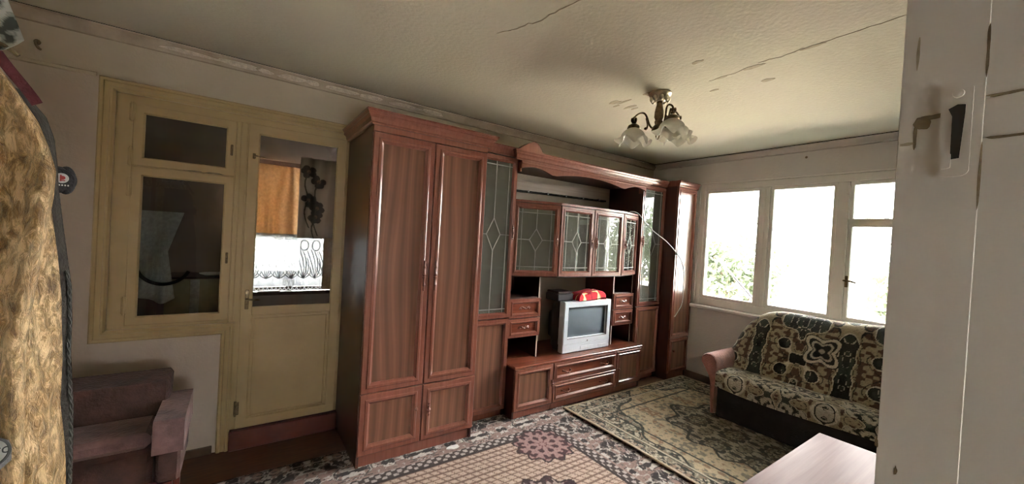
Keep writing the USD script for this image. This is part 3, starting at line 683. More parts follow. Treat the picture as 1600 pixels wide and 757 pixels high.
# --- glazed side columns
def column(x0, x1, y, label, flip, z_low=.785, floor=.012):
    T = thing('display_cabinet', label, 'cabinet', ((x0 + x1) / 2, y / 2, 0))
    part(T, 'side_panel', box(x0, x0 + t, y, -.01, floor, 2.19, .001), 'carcass_wood')
    part(T, 'side_panel', box(x1 - t, x1, y, -.01, floor, 2.19, .001), 'carcass_wood')
    part(T, 'body', [box(x0 + t, x1 - t, y + .003, -.01, .065, .083), box(x0 + t, x1 - t, y + .003, -.01, 2.165, 2.19), box(x0 + t, x1 - t, y + .003, -.01, z_low + .02, z_low + .038), box(x0 + t, x1 - t, -.016, -.01, .07, 2.18)], 'dark_wood', False)
    part(T, 'plinth', box(x0 + t, x1 - t, y + .012, y + .03, floor, .065), 'frame_wood')
    for z in (1.24, 1.60, 1.88):
        part(T, 'shelf', box(x0 + t, x1 - t, y + .012, -.02, z, z + .009), 'paper_white')
    part(T, 'cornice', cornice(x0 + .002, x1 - .002, y - .02, 2.172, 2.245, left=False, right=False, out=.035, back=.01), 'frame_wood')
    Pc = FRONT(y - .001)
    hx = x1 - .03 if not flip else x0 + .03
    glass_door(T, Pc, x0 + .003, x1 - .003, .838, 2.165, pull_handle(Pc, hx, 1.55, .12), w=.048, diamonds=((.5, .52),), dw=.5, dh=.12)
    panel_door(T, Pc, x0 + .003, x1 - .003, .07, .83, None, w=.05)
    return T
column(-2.900, -2.492, -.455, 'narrow display cabinet with leaded glass door between the tall wardrobe and the open shelf', False)
column(-.828, -.408, -.455, 'narrow display cabinet with leaded glass door beside the single corner wardrobe', True)

# --- tv stand
sx0, sx1, sy, sz = -2.488, -.836, -.575, .452
T = thing('tv_stand', 'long low red brown television cabinet with two drawers and two doors', 'tv stand', (-1.65, -.3, 0))
part(T, 'body', [box(sx0 + .006, sx0 + .024, sy + .01, -.02, .012, .43), box(sx1 - .024, sx1 - .006, sy + .01, -.02, .012, .43), box(-2.075, -2.057, sy + .01, -.02, .07, .43), box(-1.24, -1.222, sy + .01, -.02, .07, .43), box(sx0 + .02, sx1 - .02, sy + .01, -.02, .062, .08), box(sx0 + .02, sx1 - .02, -.03, -.02, .08, .43)], 'carcass_wood', False)
part(T, 'top_board', box(sx0 - .004, sx1 + .006, sy - .016, -.01, .428, sz, .006), 'top_wood')
part(T, 'plinth', [box(sx0 + .02, -2.068, sy + .012, sy + .03, .012, .068), box(-2.064, -1.234, sy + .012, sy + .03, .012, .068), box(-1.230, sx1 - .02, sy + .012, sy + .03, .012, .068)], 'frame_wood')
Ps = FRONT(sy + .009)
panel_door(T, Ps, sx0 + .008, -2.068, .075, .426, pull_handle(Ps, -2.088, .26, .07), w=.056)
panel_door(T, Ps, -1.230, sx1 - .008, .075, .426, knob(Ps, -1.205, .25), w=.056)
def drawer(T, P, u0, u1, v0, v1, handles, w=.05):
    d = part(T, 'drawer', ring(P, u0, u1, v0, v1, fprof(w)), 'frame_wood')
    part(d, 'panel', P.box(u0 + w * .9, u1 - w * .9, v0 + w * .9, v1 - w * .9, .001, .008), 'top_wood', False)
    for h in handles:
        part(d, 'handle', h, 'frame_wood')
    return d
for z0, z1 in ((.255, .426), (.075, .250)):
    zc = (z0 + z1) / 2
    drawer(T, Ps, -2.062, -1.236, z0, z1, [bow_handle(Ps, -1.90, zc, .09), bow_handle(Ps, -1.40, zc, .09)])

# --- drawer towers on the stand
def carving(P, u, v):
    ms = []
    for k in range(-2, 3):
        ms.append(ball(P(u + k * .022, v + (.005 if k % 2 else -.003), .012), .011, 1, (1.1, .5, .8)))
    ms.append(tube(spline([P(u - .06, v - .006, .012), P(u - .03, v + .01, .018), P(u, v - .006, .024), P(u + .03, v + .01, .018), P(u + .06, v - .006, .012)], 14), .004, 6))
    return ms
def tower(x0, x1, label):
    y = -.425
    T = thing('drawer_unit', label, 'drawer unit', ((x0 + x1) / 2, y / 2, sz))
    part(T, 'side_panel', box(x0, x0 + .014, y, -.03, sz, 1.176), 'carcass_wood')
    part(T, 'side_panel', box(x1 - .014, x1, y, -.03, sz, 1.176), 'carcass_wood')
    part(T, 'edge_band', [box(x0, x0 + .014, y - .003, y, sz, 1.176), box(x1 - .014, x1, y - .003, y, sz, 1.176)], 'pale_board', False)
    part(T, 'body', [box(x0 + .014, x1 - .014, y + .004, -.03, .648, .662), box(x0 + .014, x1 - .014, y + .004, -.03, .808, .82), box(x0 + .014, x1 - .014, y + .004, -.03, .978, .992), box(x0 + .014, x1 - .014, -.04, -.03, sz, 1.17)], 'dark_wood', False)
    P = FRONT(y - .004)
    for z0, z1 in ((.650, .812), (.818, .985)):
        d = drawer(T, P, x0 - .002, x1 + .002, z0, z1, [carving(P, (x0 + x1) / 2, (z0 + z1) / 2)], w=.044)
    return T
tower(-2.482, -2.142, 'small two drawer unit with open shelves left of the television')
tower(-1.160, -.848, 'small two drawer unit with open shelves right of the television')

# --- bay fronted glass cabinet above
T = thing('glass_cabinet', 'bay fronted wall cabinet with four leaded glass doors above the television', 'cabinet', (-1.65, -.28, 1.178))
A, B, C, D = np.array([-2.488, -.425]), np.array([-2.062, -.545]), np.array([-1.222, -.545]), np.array([-.842, -.425])
plan = [(-2.488, -.03), tuple(A), tuple(B), tuple(C), tuple(D), (-.842, -.03)]
part(T, 'bottom_board', prism(plan, 1.178, 1.196), 'carcass_wood', False)
planT = [(-2.488, -.03), (A[0], A[1] - .022), (B[0] - .006, B[1] - .024), (C[0] + .006, C[1] - .024), (D[0], D[1] - .022), (-.842, -.03)]
part(T, 'top_board', prism(planT, 1.815, 1.835), 'frame_wood', False)
part(T, 'body', [box(-2.488, -2.474, -.42, -.03, 1.196, 1.815), box(-.856, -.842, -.42, -.03, 1.196, 1.815), box(-2.47, -.86, -.04, -.03, 1.196, 1.815), box(-1.65, -1.636, -.53, -.04, 1.196, 1.815), box(-2.07, -2.054, -.53, -.04, 1.196, 1.815), box(-1.232, -1.216, -.53, -.04, 1.196, 1.815)], 'dark_wood', False)
part(T, 'shelf', prism([(-2.47, -.05), (-2.47, -.40), (-2.06, -.50), (-1.22, -.50), (-.86, -.40), (-.86, -.05)], 1.49, 1.496), 'dark_wood', False)
def bay(p, q):
    U = np.r_[q - p, 0]; L = np.linalg.norm(U); U /= L
    return Plane((*p, 0), U, np.cross(U, [0, 0, 1])), L
for k, (p, q) in enumerate(((A, B), (B, (B + C) / 2), ((B + C) / 2, C), (C, D))):
    Pb, L = bay(p, q)
    h = pull_handle(Pb, L - .032 if k in (0, 1) else .032, 1.50, .10)
    glass_door(T, Pb, .003, L - .003, 1.186, 1.812, h, w=.05, dw=.42, dh=.18)

# --- canopy with the scalloped valance
T = thing('shelf_canopy', 'carved canopy with a scalloped valance bridging the two display cabinets', 'canopy', (-1.65, -.3, 2.05))
cx0, cx1, cy = -2.535, -.785, -.515
part(T, 'cornice', [cornice(cx0, cx1, cy - .0015, 2.150, 2.228, out=.045, back=.513), box(-2.490, -.831, -.514, -.02, 2.152, 2.228)], 'frame_wood')
def vz(s):
    """lower edge of the valance along 0..1"""
    if s < .23: return 2.070 + .040 * math.sin(math.pi * min(s / .23 + .12, 1))
    if s > .77: return vz(1 - s)
    return 2.066 + .046 * math.sin(math.pi * (s - .23) / .54) ** .8
ss = np.linspace(0, 1, 90)
vx0, vx1 = -2.489, -.842
poly = [(vx0 + (vx1 - vx0) * s, vz(s)) for s in ss] + [(vx1, 2.155), (vx0, 2.155)]
part(T, 'valance', prism(poly, cy - .005, cy + .014, 1), 'frame_wood', False)
part(T, 'valance_bead', [box(vx0, vx1, cy - .012, cy - .005, 2.122, 2.136, .003)], 'frame_wood')
part(T, 'top_board', box(-2.489, -.842, cy + .014, -.02, 2.138, 2.152), 'dark_wood', False)
for q in (vx0, vx1 - .014):
    part(T, 'end_panel', box(q, q + .014, cy + .014, -.44, 2.06, 2.138), 'frame_wood', False)
cr = [(x, z) for x, z in [(-2.55, 2.228), (-2.50, 2.262), (-2.455, 2.290), (-2.42, 2.306), (-2.39, 2.310), (-2.36, 2.300), (-2.335, 2.275), (-2.315, 2.240), (-2.30, 2.228)]]
solo('crest_ornament', prism(cr, cy - .045, cy + .03, 1), 'frame_wood', 'carved wooden crest piece lying on the left end of the canopy top', 'ornament', smooth=40)
T = thing('curtain_rail', 'pale wooden curtain rail on the wall above the glass cabinet', 'curtain rail', (-1.68, -.05, 2.0))
part(T, 'rail_board', prism([(-2.45, 1.970), (-.93, 1.995), (-.93, 2.085), (-2.45, 2.055)], -.075, -.03, 1), 'pale_board', False)
part(T, 'rail_slot', prism([(-2.45, 1.952), (-.95, 1.978), (-.95, 1.994), (-2.45, 1.969)], -.070, -.03, 1), 'dark_gap', False)
for k in range(6):
    x = -2.32 + k * .25; z = 1.969 + .0165 * (x + 2.45)
    part(T, 'bracket', box(x - .006, x + .006, -.080, -.03, z - .016, z + .006), 'wire_white', False)
# --- single corner wardrobe
T = thing('corner_wardrobe', 'tall single door wardrobe in the corner by the window', 'wardrobe', (-.21, -.3, 0))
rx0, rx1, ry = -.404, -.03, -.605
part(T, 'side_panel', box(rx0, rx0 + t, ry, -.01, .012, 2.19, .001), 'carcass_wood')
part(T, 'side_panel', box(rx1 - t, rx1, ry, -.01, .012, 2.19, .001), 'carcass_wood')
part(T, 'body', [box(rx0 + t, rx1 - t, ry + .004, -.01, .08, .098), box(rx0 + t, rx1 - t, ry + .004, -.01, 2.16, 2.19), box(rx0 + t, rx1 - t, -.016, -.01, .08, 2.18), box(rx0 + t, rx1 - t, ry + .004, -.01, .462, .48)], 'carcass_wood', False)
part(T, 'plinth', box(rx0 + t, rx1 - t, ry + .012, ry + .03, .012, .08), 'frame_wood')
part(T, 'cornice', cornice(rx0, rx1, ry - .02, 2.178, 2.25, left=False, right=True, out=.022, back=.01), 'frame_wood')
Pr = FRONT(ry - .001)
panel_door(T, Pr, rx0 + .002, rx1 - .002, .482, 2.176, None, w=.052)
panel_door(T, Pr, rx0 + .002, rx1 - .002, .085, .478, knob(Pr, rx0 + .07, .34), w=.052)
# --- aerial wire strung from the cabinet to the corner wardrobe
solo('aerial_wire', tube(spline([(-1.12, -.545, 1.842), (-1.06, -.58, 1.838), (-.94, -.592, 1.76), (-.78, -.61, 1.655), (-.62, -.63, 1.578), (-.47, -.645, 1.485), (-.392, -.643, 1.435), (-.32, -.648, 1.37), (-.25, -.648, 1.24), (-.235, -.648, 1.02), (-.25, -.648, .86), (-.33, -.648, .77), (-.37, -.648, .73)], 80), .0045, 6), 'wire_white', 'white aerial wire strung from the glass cabinet to the corner wardrobe', 'wire')
solo('wire_clip', box(-.402, -.386, -.652, -.628, 1.420, 1.452, .003), 'wire_white', 'small clip holding the aerial wire on the corner wardrobe', 'clip')

# --- television
T = thing('television', 'silver tube television with a grey screen on the low cabinet', 'television', (-1.56, -.3, sz))
tx0, tx1, tz0, tz1, ty = -1.880, -1.238, sz + .003, .938, -.475
Pt = FRONT(ty)
part(T, 'bezel', [ring(Pt, tx0, tx1, tz0 + .075, tz1, [(0, -.06), (0, .0), (.008, .008), (.052, .008), (.066, -.012), (.066, -.06)]), Pt.box(tx0, tx1, tz0, tz0 + .10, -.06, .006, .006)], 'silver_plastic')
u, v = np.meshgrid(np.linspace(-1, 1, 13), np.linspace(-1, 1, 11), indexing='ij')
sc = Pt((tx0 + tx1) / 2 + u * .262, (tz0 + .14 + tz1 - .062) / 2 + v * (.5 * (tz1 - .062 - tz0 - .14) + .004), -.012 + .012 * (1 - u ** 2) * (1 - v ** 2) - .014 * (u ** 2 + v ** 2) / 2)
part(T, 'screen', grid_solid(sc, sc + [0, .012, 0]), 'tube_screen', True)
part(T, 'screen_surround', ring(Pt, tx0 + .05, tx1 - .05, tz0 + .125, tz1 - .048, [(0, -.04), (0, .006), (.004, .008), (.016, -.014), (.016, -.04)]), 'grey_plastic')
rows = []
for y, a, b, c, d in ((ty + .03, 0, 0, 0, 0), (ty + .14, 0.004, .004, .004, 0.0), (ty + .24, .06, .06, .05, .015), (ty + .34, .15, .15, .13, .05), (ty + .41, .17, .17, .16, .06)):
    x0, x1, z0, z1 = tx0 + .006 + a, tx1 - .006 - b, tz0 + .004 + d, tz1 - .006 - c
    e = .012
    rows.append([(x0, y, z0 + e), (x0 + e, y, z0), (x1 - e, y, z0), (x1, y, z0 + e), (x1, y, z1 - e), (x1 - e, y, z1), (x0 + e, y, z1), (x0, y, z1 - e)])
part(T, 'casing', loft(rows), 'dark_plastic')
part(T, 'control_flap', [Pt.box((tx0 + tx1) / 2 - .09, (tx0 + tx1) / 2 + .09, tz0 + .018, tz0 + .05, .004, .009, .002), Pt.box(tx0 + .01, tx1 - .01, tz0 + .074, tz0 + .078, .004, .0085)], 'silver_plastic')
part(T, 'power_button', [lathe([(0, 0), (.008, 0), (.008, .006), (0, .007)], Pt((tx0 + tx1) / 2 + .0, tz0 + .098, .004), Pt.N, 12)], 'grey_plastic')
for s in (-.22, .22):
    part(T, 'speaker_grille', Pt.box((tx0 + tx1) / 2 + s - .06, (tx0 + tx1) / 2 + s + .06, tz0 + .026, tz0 + .042, .004, .0075, .001), 'silver_plastic')
# things on the television
T = thing('tuner_box', 'dark box lying on the television behind the red cloth', 'box', (-1.78, -.33, .94))
part(T, 'casing', box(-1.925, -1.725, -.43, -.25, .938, 1.005, .008), 'dark_plastic')
part(T, 'lid', box(-1.915, -1.735, -.425, -.255, 1.006, 1.028, .006), 'dark_wood')
# red packet / folded cloth
u, v = np.meshgrid(np.linspace(-1, 1, 70), np.linspace(-1, 1, 50), indexing='ij')
rr = np.maximum(np.abs(u) ** 3, np.abs(v) ** 3)
zz = .078 * np.clip(1 - rr, 0, 1) ** .35 + .018 * (noise(np.stack([u * 3 + 9, v * 3, u * 0], -1), 3) - .3) * (1 - rr)
X = -1.505 + .195 * u * (1 - .05 * v); Y = -.375 + .105 * v + .015 * u
fr = np.stack([X, Y, .942 + np.maximum(zz, .004) + .012 * np.sin(u * 2.2)], -1); fr[..., 2] = np.maximum(fr[..., 2], .9435)
bk = np.stack([X, Y, 0 * X + .9405], -1)
cc = np.tile(np.array([0.62, 0.012, 0.03]), X.shape + (1,))
fl = noise(np.stack([np.abs(u + .1) * 4 + 3, v * 4.5, u * 0 + 2], -1), 7)
cc[(fl > .63)] = (0.78, 0.42, 0.12)
cc[(fl > .69)] = (0.85, 0.70, 0.45)
cc[(np.abs(fl - .5) < .02)] = (0.30, 0.0, 0.02)
cc = cc.reshape(-1, 3)
solo('red_cloth', grid_solid(fr, bk), 'red_print', 'folded bright red cloth with yellow flowers on top of the television', 'cloth', col=np.vstack([cc, cc]))

# ================================================================== CARPETS
def orn(x, y, s, seed, thr, fold=None):
    """ornamental leaf shapes: noise on folded coordinates"""
    return noise(np.stack([x * s, y * s, x * 0 + seed * 1.7], -1), seed)
def tri(x, p):
    return np.abs((x / p) % 2 - 1) * p
K1, WH, PK, GY = np.array([.020, .014, .016]), np.array([.50, .46, .43]), np.array([.25, .17, .15]), np.array([.13, .105, .10])
def floral(X, Y, p, seed, pal, s=26):
    """mirrored repeating foliage: dark ground, pale scrolling stems and leaves, mid tone filler"""
    a, b = tri(X, p), tri(Y, p)
    w = .020 * (noise(np.stack([a * 30, b * 30, a * 0], -1), seed + 9) - .5)
    n1 = orn(a + w, b - w, s * 1.25, seed, .5); n2 = orn(a - w, b + w, s * 2.1, seed + 3, .5); n3 = orn(a, b, s * .8, seed + 5, .5)
    n4 = orn(a + w, b + w, s * 1.0, seed + 7, .5)
    c = np.tile(pal[0], X.shape + (1,))
    c[n3 > .60] = pal[2]
    c[n2 > .60] = pal[3]
    c[np.abs(n4 - .5) < .035] = pal[1] * .85
    c[n1 > .58] = pal[1]
    c[(n1 > .58) & (n2 > .55)] = pal[2]
    c[(np.abs(n1 - .565) < .016)] = pal[0]
    return c
def carpet_grid(x0, x1, y0, y1, step):
    nx, ny = int((x1 - x0) / step) + 1, int((y1 - y0) / step) + 1
    return np.meshgrid(np.linspace(x0, x1, nx), np.linspace(y0, y1, ny), indexing='ij')
gx0, gx1, gy0, gy1 = -4.53, -1.86, -2.75, -.395
X, Y = carpet_grid(gx0, gx1, gy0, gy1, .0078)
pal = [K1, WH, PK, GY]
c = floral(X, Y, .22, 2, pal, 24)
dl, dr, dt, db = X - gx0, gx1 - X, gy1 - Y, Y - gy0
e = np.minimum(np.minimum(dl, dr), np.minimum(dt, db))
BW = .445
inn = e > BW
# field: a lattice of little scallops
qx, qy = (X + Y * .5) / .052, Y / .045
cell = np.stack([qx - np.floor(qx) - .5, qy - np.floor(qy) - .5], -1)
latt = (np.abs(cell[..., 0]) > .40) | (np.abs(cell[..., 1]) > .36)
hook_ = (np.hypot(cell[..., 0] - .1, cell[..., 1]) < .16)
fcol = np.where(latt[..., None], np.array([.17, .105, .085]), np.array([.46, .35, .285]))
fcol = np.where((hook_ & ~latt)[..., None], np.array([.50, .40, .33]), fcol)
c = np.where(inn[..., None], fcol, c)
def stripe(d, a, b, col):
    global c
    c = np.where(((d > a) & (d < b))[..., None], np.asarray(col), c)
stripe(e, BW - .012, BW + .010, (.025, .015, .016))
# guard border: small white teeth on a dark line
g = (e > BW - .085) & (e < BW - .012)
teeth = (np.sin(X * 95) * np.sin(Y * 95 + 1.2)) > .15
c = np.where((g & teeth)[..., None], np.array([.42, .37, .35]), np.where(g[..., None], np.array([.045, .03, .03]), c))
stripe(e, BW - .098, BW - .085, (.28, .20, .175))
stripe(e, .050, .062, (.35, .30, .27)); stripe(e, .0, .012, (.03, .02, .02))
def rosette(cx, cy, R, seed, dark=(.045, .014, .020), mid=(.13, .045, .05), lite=(.30, .19, .18)):
    global c
    dx, dy = X - cx, Y - cy
    r, th = np.hypot(dx, dy), np.arctan2(dy, dx)
    edge = R * (1 + .09 * np.cos(th * 12))
    a = tri(th, np.pi / 8)
    n = noise(np.stack([a * r * 40, r * 40, a * 0 + seed], -1), seed)
    col = np.where((n > .56)[..., None], np.array(lite), np.where((n > .46)[..., None], np.array(mid), np.array(dark)))
    col = np.where((np.abs(r - R * .55 * (1 + .12 * np.cos(th * 8))) < .012)[..., None], np.array(lite), col)
    c = np.where((r < edge)[..., None], col, c)
    c = np.where((np.abs(r - edge) < .010)[..., None], np.array([.03, .012, .015]), c)
rosette(-2.49, -.985, .205, 3)
rosette(-2.86, -1.55, .27, 4, (.035, .015, .02), (.10, .04, .045), (.33, .26, .24))
rosette(-3.30, -1.62, .42, 5)
c = c * (.8 + .4 * noise(np.stack([X * 170, Y * 170, X * 0], -1), 1))[..., None]
hz = .010 + .0015 * noise(np.stack([X * 120, Y * 120, X * 0], -1), 2)
fr = np.stack([X, Y, hz], -1)
sv, sf = grid_solid(fr, np.stack([X, Y, X * 0 + .0005], -1))
cc = c.reshape(-1, 3)
solo('carpet', (sv, sf), 'carpet_pile', 'large dark patterned carpet with a pale lattice field in front of the wardrobe', 'carpet', col=np.vstack([cc, cc * .3]))

# --- second rug, overlapping
hx0, hx1, hy0, hy1 = -1.945, -.10, -3.20, -.606
X, Y = carpet_grid(hx0, hx1, hy0, hy1, .0085)
GB, CR, SG, BG = np.array([.026, .027, .022]), np.array([.47, .42, .33]), np.array([.20, .185, .14]), np.array([.44, .36, .24])
pal2 = [GB, CR, SG, np.array([.24, .17, .12])]
c = floral(X, Y, .19, 12, pal2, 25)
ccx, ccy = -.98, -1.78
q = np.hypot((X - ccx) / .80, (Y - ccy) / 1.13)
wob = .05 * np.cos(12 * np.arctan2(Y - ccy, X - ccx))
spr = floral(X, Y, .26, 31, [BG, BG * 1.05, SG, np.array([.25, .16, .10])], 17)
c = np.where(((q < .98 + wob) & (q > .60 + wob))[..., None], spr, c)
cen = floral(X, Y, .15, 22, [GB * 1.3, CR * .8, SG, np.array([.10, .075, .05])], 30)
c = np.where((q < .58 + wob)[..., None], cen, c)
c = np.where((np.abs(q - .59 - wob) < .014)[..., None], GB, c)
c = np.where((np.abs(q - .99 - wob) < .012)[..., None], GB, c)
e = np.minimum(np.minimum(X - hx0, hx1 - X), np.minimum(hy1 - Y, Y - hy0))
for a, b, col in ((.0, .024, (.44, .37, .26)), (.12, .135, GB), (.135, .15, CR), (.285, .30, GB)):
    c = np.where(((e > a) & (e < b))[..., None], np.asarray(col), c)
c = c * (.8 + .4 * noise(np.stack([X * 170, Y * 170, X * 0], -1), 1))[..., None]
lift = .018 * np.exp(-((X - hx0) / .05) ** 2) * (.6 + .4 * np.sin(Y * 4))      # the edge stands up a little
fr = np.stack([X, Y, .021 + lift * .6 + .0015 * noise(np.stack([X * 120, Y * 120, X * 0], -1), 2)], -1)
sv, sf = grid_solid(fr, fr - [0, 0, .008])
cc = c.reshape(-1, 3)
T = thing('rug', 'beige and dark green floral rug in front of the sofa overlapping the carpet', 'rug', ((hx0 + hx1) / 2, (hy0 + hy1) / 2, .012))
part(T, 'pile', (sv, sf), 'carpet_pile', col=np.vstack([cc, cc * .2]))
yy = np.linspace(hy0, hy1, 60)
part(T, 'binding', tube(np.stack([yy * 0 + hx0, yy, .021 + .018 * .6 * (.6 + .4 * np.sin(yy * 4)) - .003], 1), .007, 6), 'rug_binding')
solo('paper_scrap', prism(blob2(-3.08, -.715, .045, .022, 7, 14), .012, .018), 'paper_white', 'small white paper scrap on the carpet by the wardrobe foot', 'paper', smooth=False)

# ================================================================== SOFA
T = thing('sofa', 'dark based sofa with rose rolled arms under the wide window', 'sofa', (-.45, -2.27, 0))
s0, s1 = -1.385, -3.15
part(T, 'base', box(-.835, -.10, s1, s0, .026, .30, .012), 'dark_upholstery')
part(T, 'seat_cushion', box(-.845, -.42, s1 + .005, s0 - .005, .30, .405, .03), 'dark_upholstery')
ys = np.linspace(s0 + .115, s1 - .115, 60)
def ztop(y):
    """camel shaped top edge"""
    w = (s0 + .125) - y, y - (s1 - .125)
    d_ = np.minimum(*w)
    return .50 + .475 * (1 - np.exp(-np.clip(d_, 0, 9) * 8.0)) + .012 * np.sin(y * 7)
def backprof(y, grow):
    zt = ztop(y) + grow
    b0, zb = -.555 - grow, .415
    dz = zt - zb
    pts = [(b0, zb), (b0 + .055, zb + .30 * dz), (b0 + .12, zb + .62 * dz), (b0 + .185, zb + .86 * dz), (b0 + .245, zb + .97 * dz), (b0 + .305, zb + dz), (b0 + .365 + grow, zb + .97 * dz), (b0 + .405 + 2 * grow, zb + .86 * dz), (b0 + .42 + 2 * grow, zb + .55 * dz), (b0 + .42 + 2 * grow, zb + .1 * dz)]
    return pts
rows = [[(x, y, z) for x, z in backprof(y, -.012)] for y in ys[4:-4]]
part(T, 'backrest', loft(rows), 'dark_upholstery')
def arm(ya, yb):
    """scroll arm: teardrop section swept back from the front"""
    sg = 1 if yb < ya else -1      # ya outer side
    sec = []
    oy, iy = ya, yb
    pr = [(0.0, .545), (.03, .565), (.065, .568), (.10, .553), (.125, .515), (.130, .465), (.125, .40), (.122, .31), (.122, .05), (.098, .05), (.085, .30), (.055, .385), (.020, .440), (-.012, .485), (-.014, .52)]
    rows = []
    for x, g in ((-.855, .86), (-.86, .95), (-.845, 1.0), (-.60, 1.0), (-.30, .98), (-.12, .95)):
        cy_, cz_ = .06, .42
        rows.append([(x, oy - sg * (cy_ + (a - cy_) * g), cz_ + (b - cz_) * g if b > .06 else b) for a, b in pr])
    return loft(rows)
part(T, 'armrest', arm(-1.255, -1.385), 'pink_velour', 50)
part(T, 'armrest', arm(-3.28, -3.15), 'pink_velour', 50)
for sy_ in (-1.45, -3.08):
    part(T, 'foot', lathe([(.03, 0), (.03, .016), (.02, .02)], (-.78, sy_, .0285 - .002), n=12), 'dark_plastic')
# woven throws
DK, CRM, TAN, RED, DG = np.array([.018, .019, .017]), np.array([.54, .50, .41]), np.array([.31, .27, .19]), np.array([.085, .05, .035]), np.array([.026, .031, .027])
def throw(a, b, seed, scale=1.0, seat=False):
    """large scrolls outlined in cream on near-black green, tan grounds between"""
    p = .31
    A_, B_ = tri(a, p), tri(b + .12, p * 1.1)
    w = .03 * (noise(np.stack([A_ * 14, B_ * 14, A_ * 0 + 4], -1), seed + 1) - .5)
    n1 = noise(np.stack([(A_ + w) * 9.5 * scale, (B_ - w) * 9.5 * scale, A_ * 0], -1), seed)
    n2 = noise(np.stack([A_ * 22 * scale, B_ * 22 * scale, A_ * 0 + 3], -1), seed + 2)
    n3 = noise(np.stack([A_ * 34 * scale, B_ * 34 * scale, A_ * 0 + 3], -1), seed + 5)
    c = np.where((n1 > .54)[..., None], TAN, np.where((n1 > .40)[..., None], DK, DG))
    c = np.where(((n2 > .60) & (n1 < .5))[..., None], DG * 1.8, c)
    c = np.where((np.abs(n2 - .57) < .022)[..., None] & (n1 < .49)[..., None], CRM * .9, c)
    c = np.where(((n3 > .62) & (n1 > .56))[..., None], RED, c)
    c = np.where((np.abs(n1 - .535) < .020)[..., None], CRM, c)
    c = np.where((np.abs(n1 - .495) < .014)[..., None], DK, c)
    c = np.where((np.abs(n1 - .655) < .012)[..., None], DK, c)
    if seat:
        c = np.where(((n3 > .52) & (n1 < .49))[..., None], CRM * .8, c)
        c = np.where((np.abs(n3 - .44) < .02)[..., None], TAN, c)
    # quatrefoil medallions
    ra, rb = (a + .06) % .78 - .39, (b - .02) % .62 - .31
    r, th = np.hypot(ra, rb), np.arctan2(rb, ra)
    q = .105 * (1 + .28 * np.cos(4 * th + np.pi))
    c = np.where((r < q + .022)[..., None], DK, c)
    c = np.where((np.abs(r - q) < .013)[..., None], CRM, c)
    c = np.where((np.abs(r - q * .62) < .009)[..., None], CRM * .8, c)
    c = np.where((r < .02)[..., None], CRM * .7, c)
    return c * (.75 + .5 * noise(np.stack([a * 160, b * 160, a * 0], -1), 1))[..., None]
def resample(pts, n):
    pts = np.asarray(pts); d = np.r_[0, np.cumsum(np.hypot(*np.diff(pts, axis=0).T))]
    s = np.linspace(0, d[-1], n)
    return np.stack([np.interp(s, d, pts[:, k]) for k in range(2)], 1), s
ny, ns = 340, 210
yg = np.linspace(s0 + .120, s1 - .120, ny)
Vf, Sg = [], []
for y in yg:
    pr = np.array(backprof(y, .006))
    fine = spline(np.c_[pr, pr[:, 0] * 0], 60)[:, :2]
    rs, s = resample(fine, ns)
    Vf.append(np.c_[rs[:, 0], np.full(ns, y), rs[:, 1]]); Sg.append(s)
Vf = np.array(Vf); Sg = np.array(Sg)
wr = .010 * (noise(np.stack([Vf[..., 1] * 7, Vf[..., 2] * 7, Vf[..., 0] * 3], -1), 4) - .5) + .006 * np.sin(Vf[..., 1] * 9 + Vf[..., 2] * 16) * (Vf[..., 0] < -.2)
Vf[..., 0] -= np.maximum(wr, -.004); Vf[..., 2] += np.maximum(wr, -.002) * .5
inner = Vf.copy(); cxy = np.array([-.33, 0, .7])
off = np.stack([np.sign(-.30 - Vf[..., 0]) * 0 + .006 * (Vf[..., 0] < -.30) - .006 * (Vf[..., 0] > -.18), Vf[..., 1] * 0, -.006 * ((Vf[..., 0] >= -.30) & (Vf[..., 0] <= -.15))], -1)
c = throw(np.tile(yg[:, None], (1, ns)), Sg, 21).reshape(-1, 3)
solo('sofa_back_throw', grid_solid(Vf, Vf + off), 'cover_weave', 'dark green and tan scroll patterned throw over the sofa backrest', 'throw', col=np.vstack([c, c]))
yg = np.linspace(s0 + .002, s1 - .002, 380)
pr = [(-.545, .424), (-.62, .428), (-.74, .432), (-.82, .430), (-.856, .420), (-.868, .395), (-.868, .34), (-.866, .285)]
fine = spline(np.c_[np.array(pr), np.zeros(len(pr))], 60)[:, :2]
rs, s = resample(fine, 120)
Vf = np.array([np.c_[rs[:, 0], np.full(120, y), rs[:, 1]] for y in yg])
wv = .012 * (noise(np.stack([Vf[..., 1] * 8, Vf[..., 0] * 9, Vf[..., 2] * 4], -1), 6) - .4)
Vf[..., 2] += wv * (Vf[..., 0] > -.85) ; Vf[..., 0] -= np.maximum(.010 * np.sin(Vf[..., 1] * 11) * (Vf[..., 2] < .40), 0)
hemw = np.clip((.33 - Vf[..., 2]) / .05, 0, 1); Vf[..., 2] -= hemw * .012 * np.sin(Vf[..., 1] * 6)
A_, B_ = np.meshgrid(yg, s, indexing='ij')
c = throw(A_, B_ + .2, 33, 1.25, True).reshape(-1, 3)
topm = (Vf[..., 2] > .41).reshape(-1)
solo('sofa_seat_throw', grid_solid(Vf, Vf + np.stack([.005 * (Vf[..., 2] < .41), Vf[..., 1] * 0, -.005 * (Vf[..., 2] >= .41)], -1)), 'cover_weave', 'scroll patterned throw covering the sofa seat and its front edge', 'throw', col=np.vstack([c, c]))

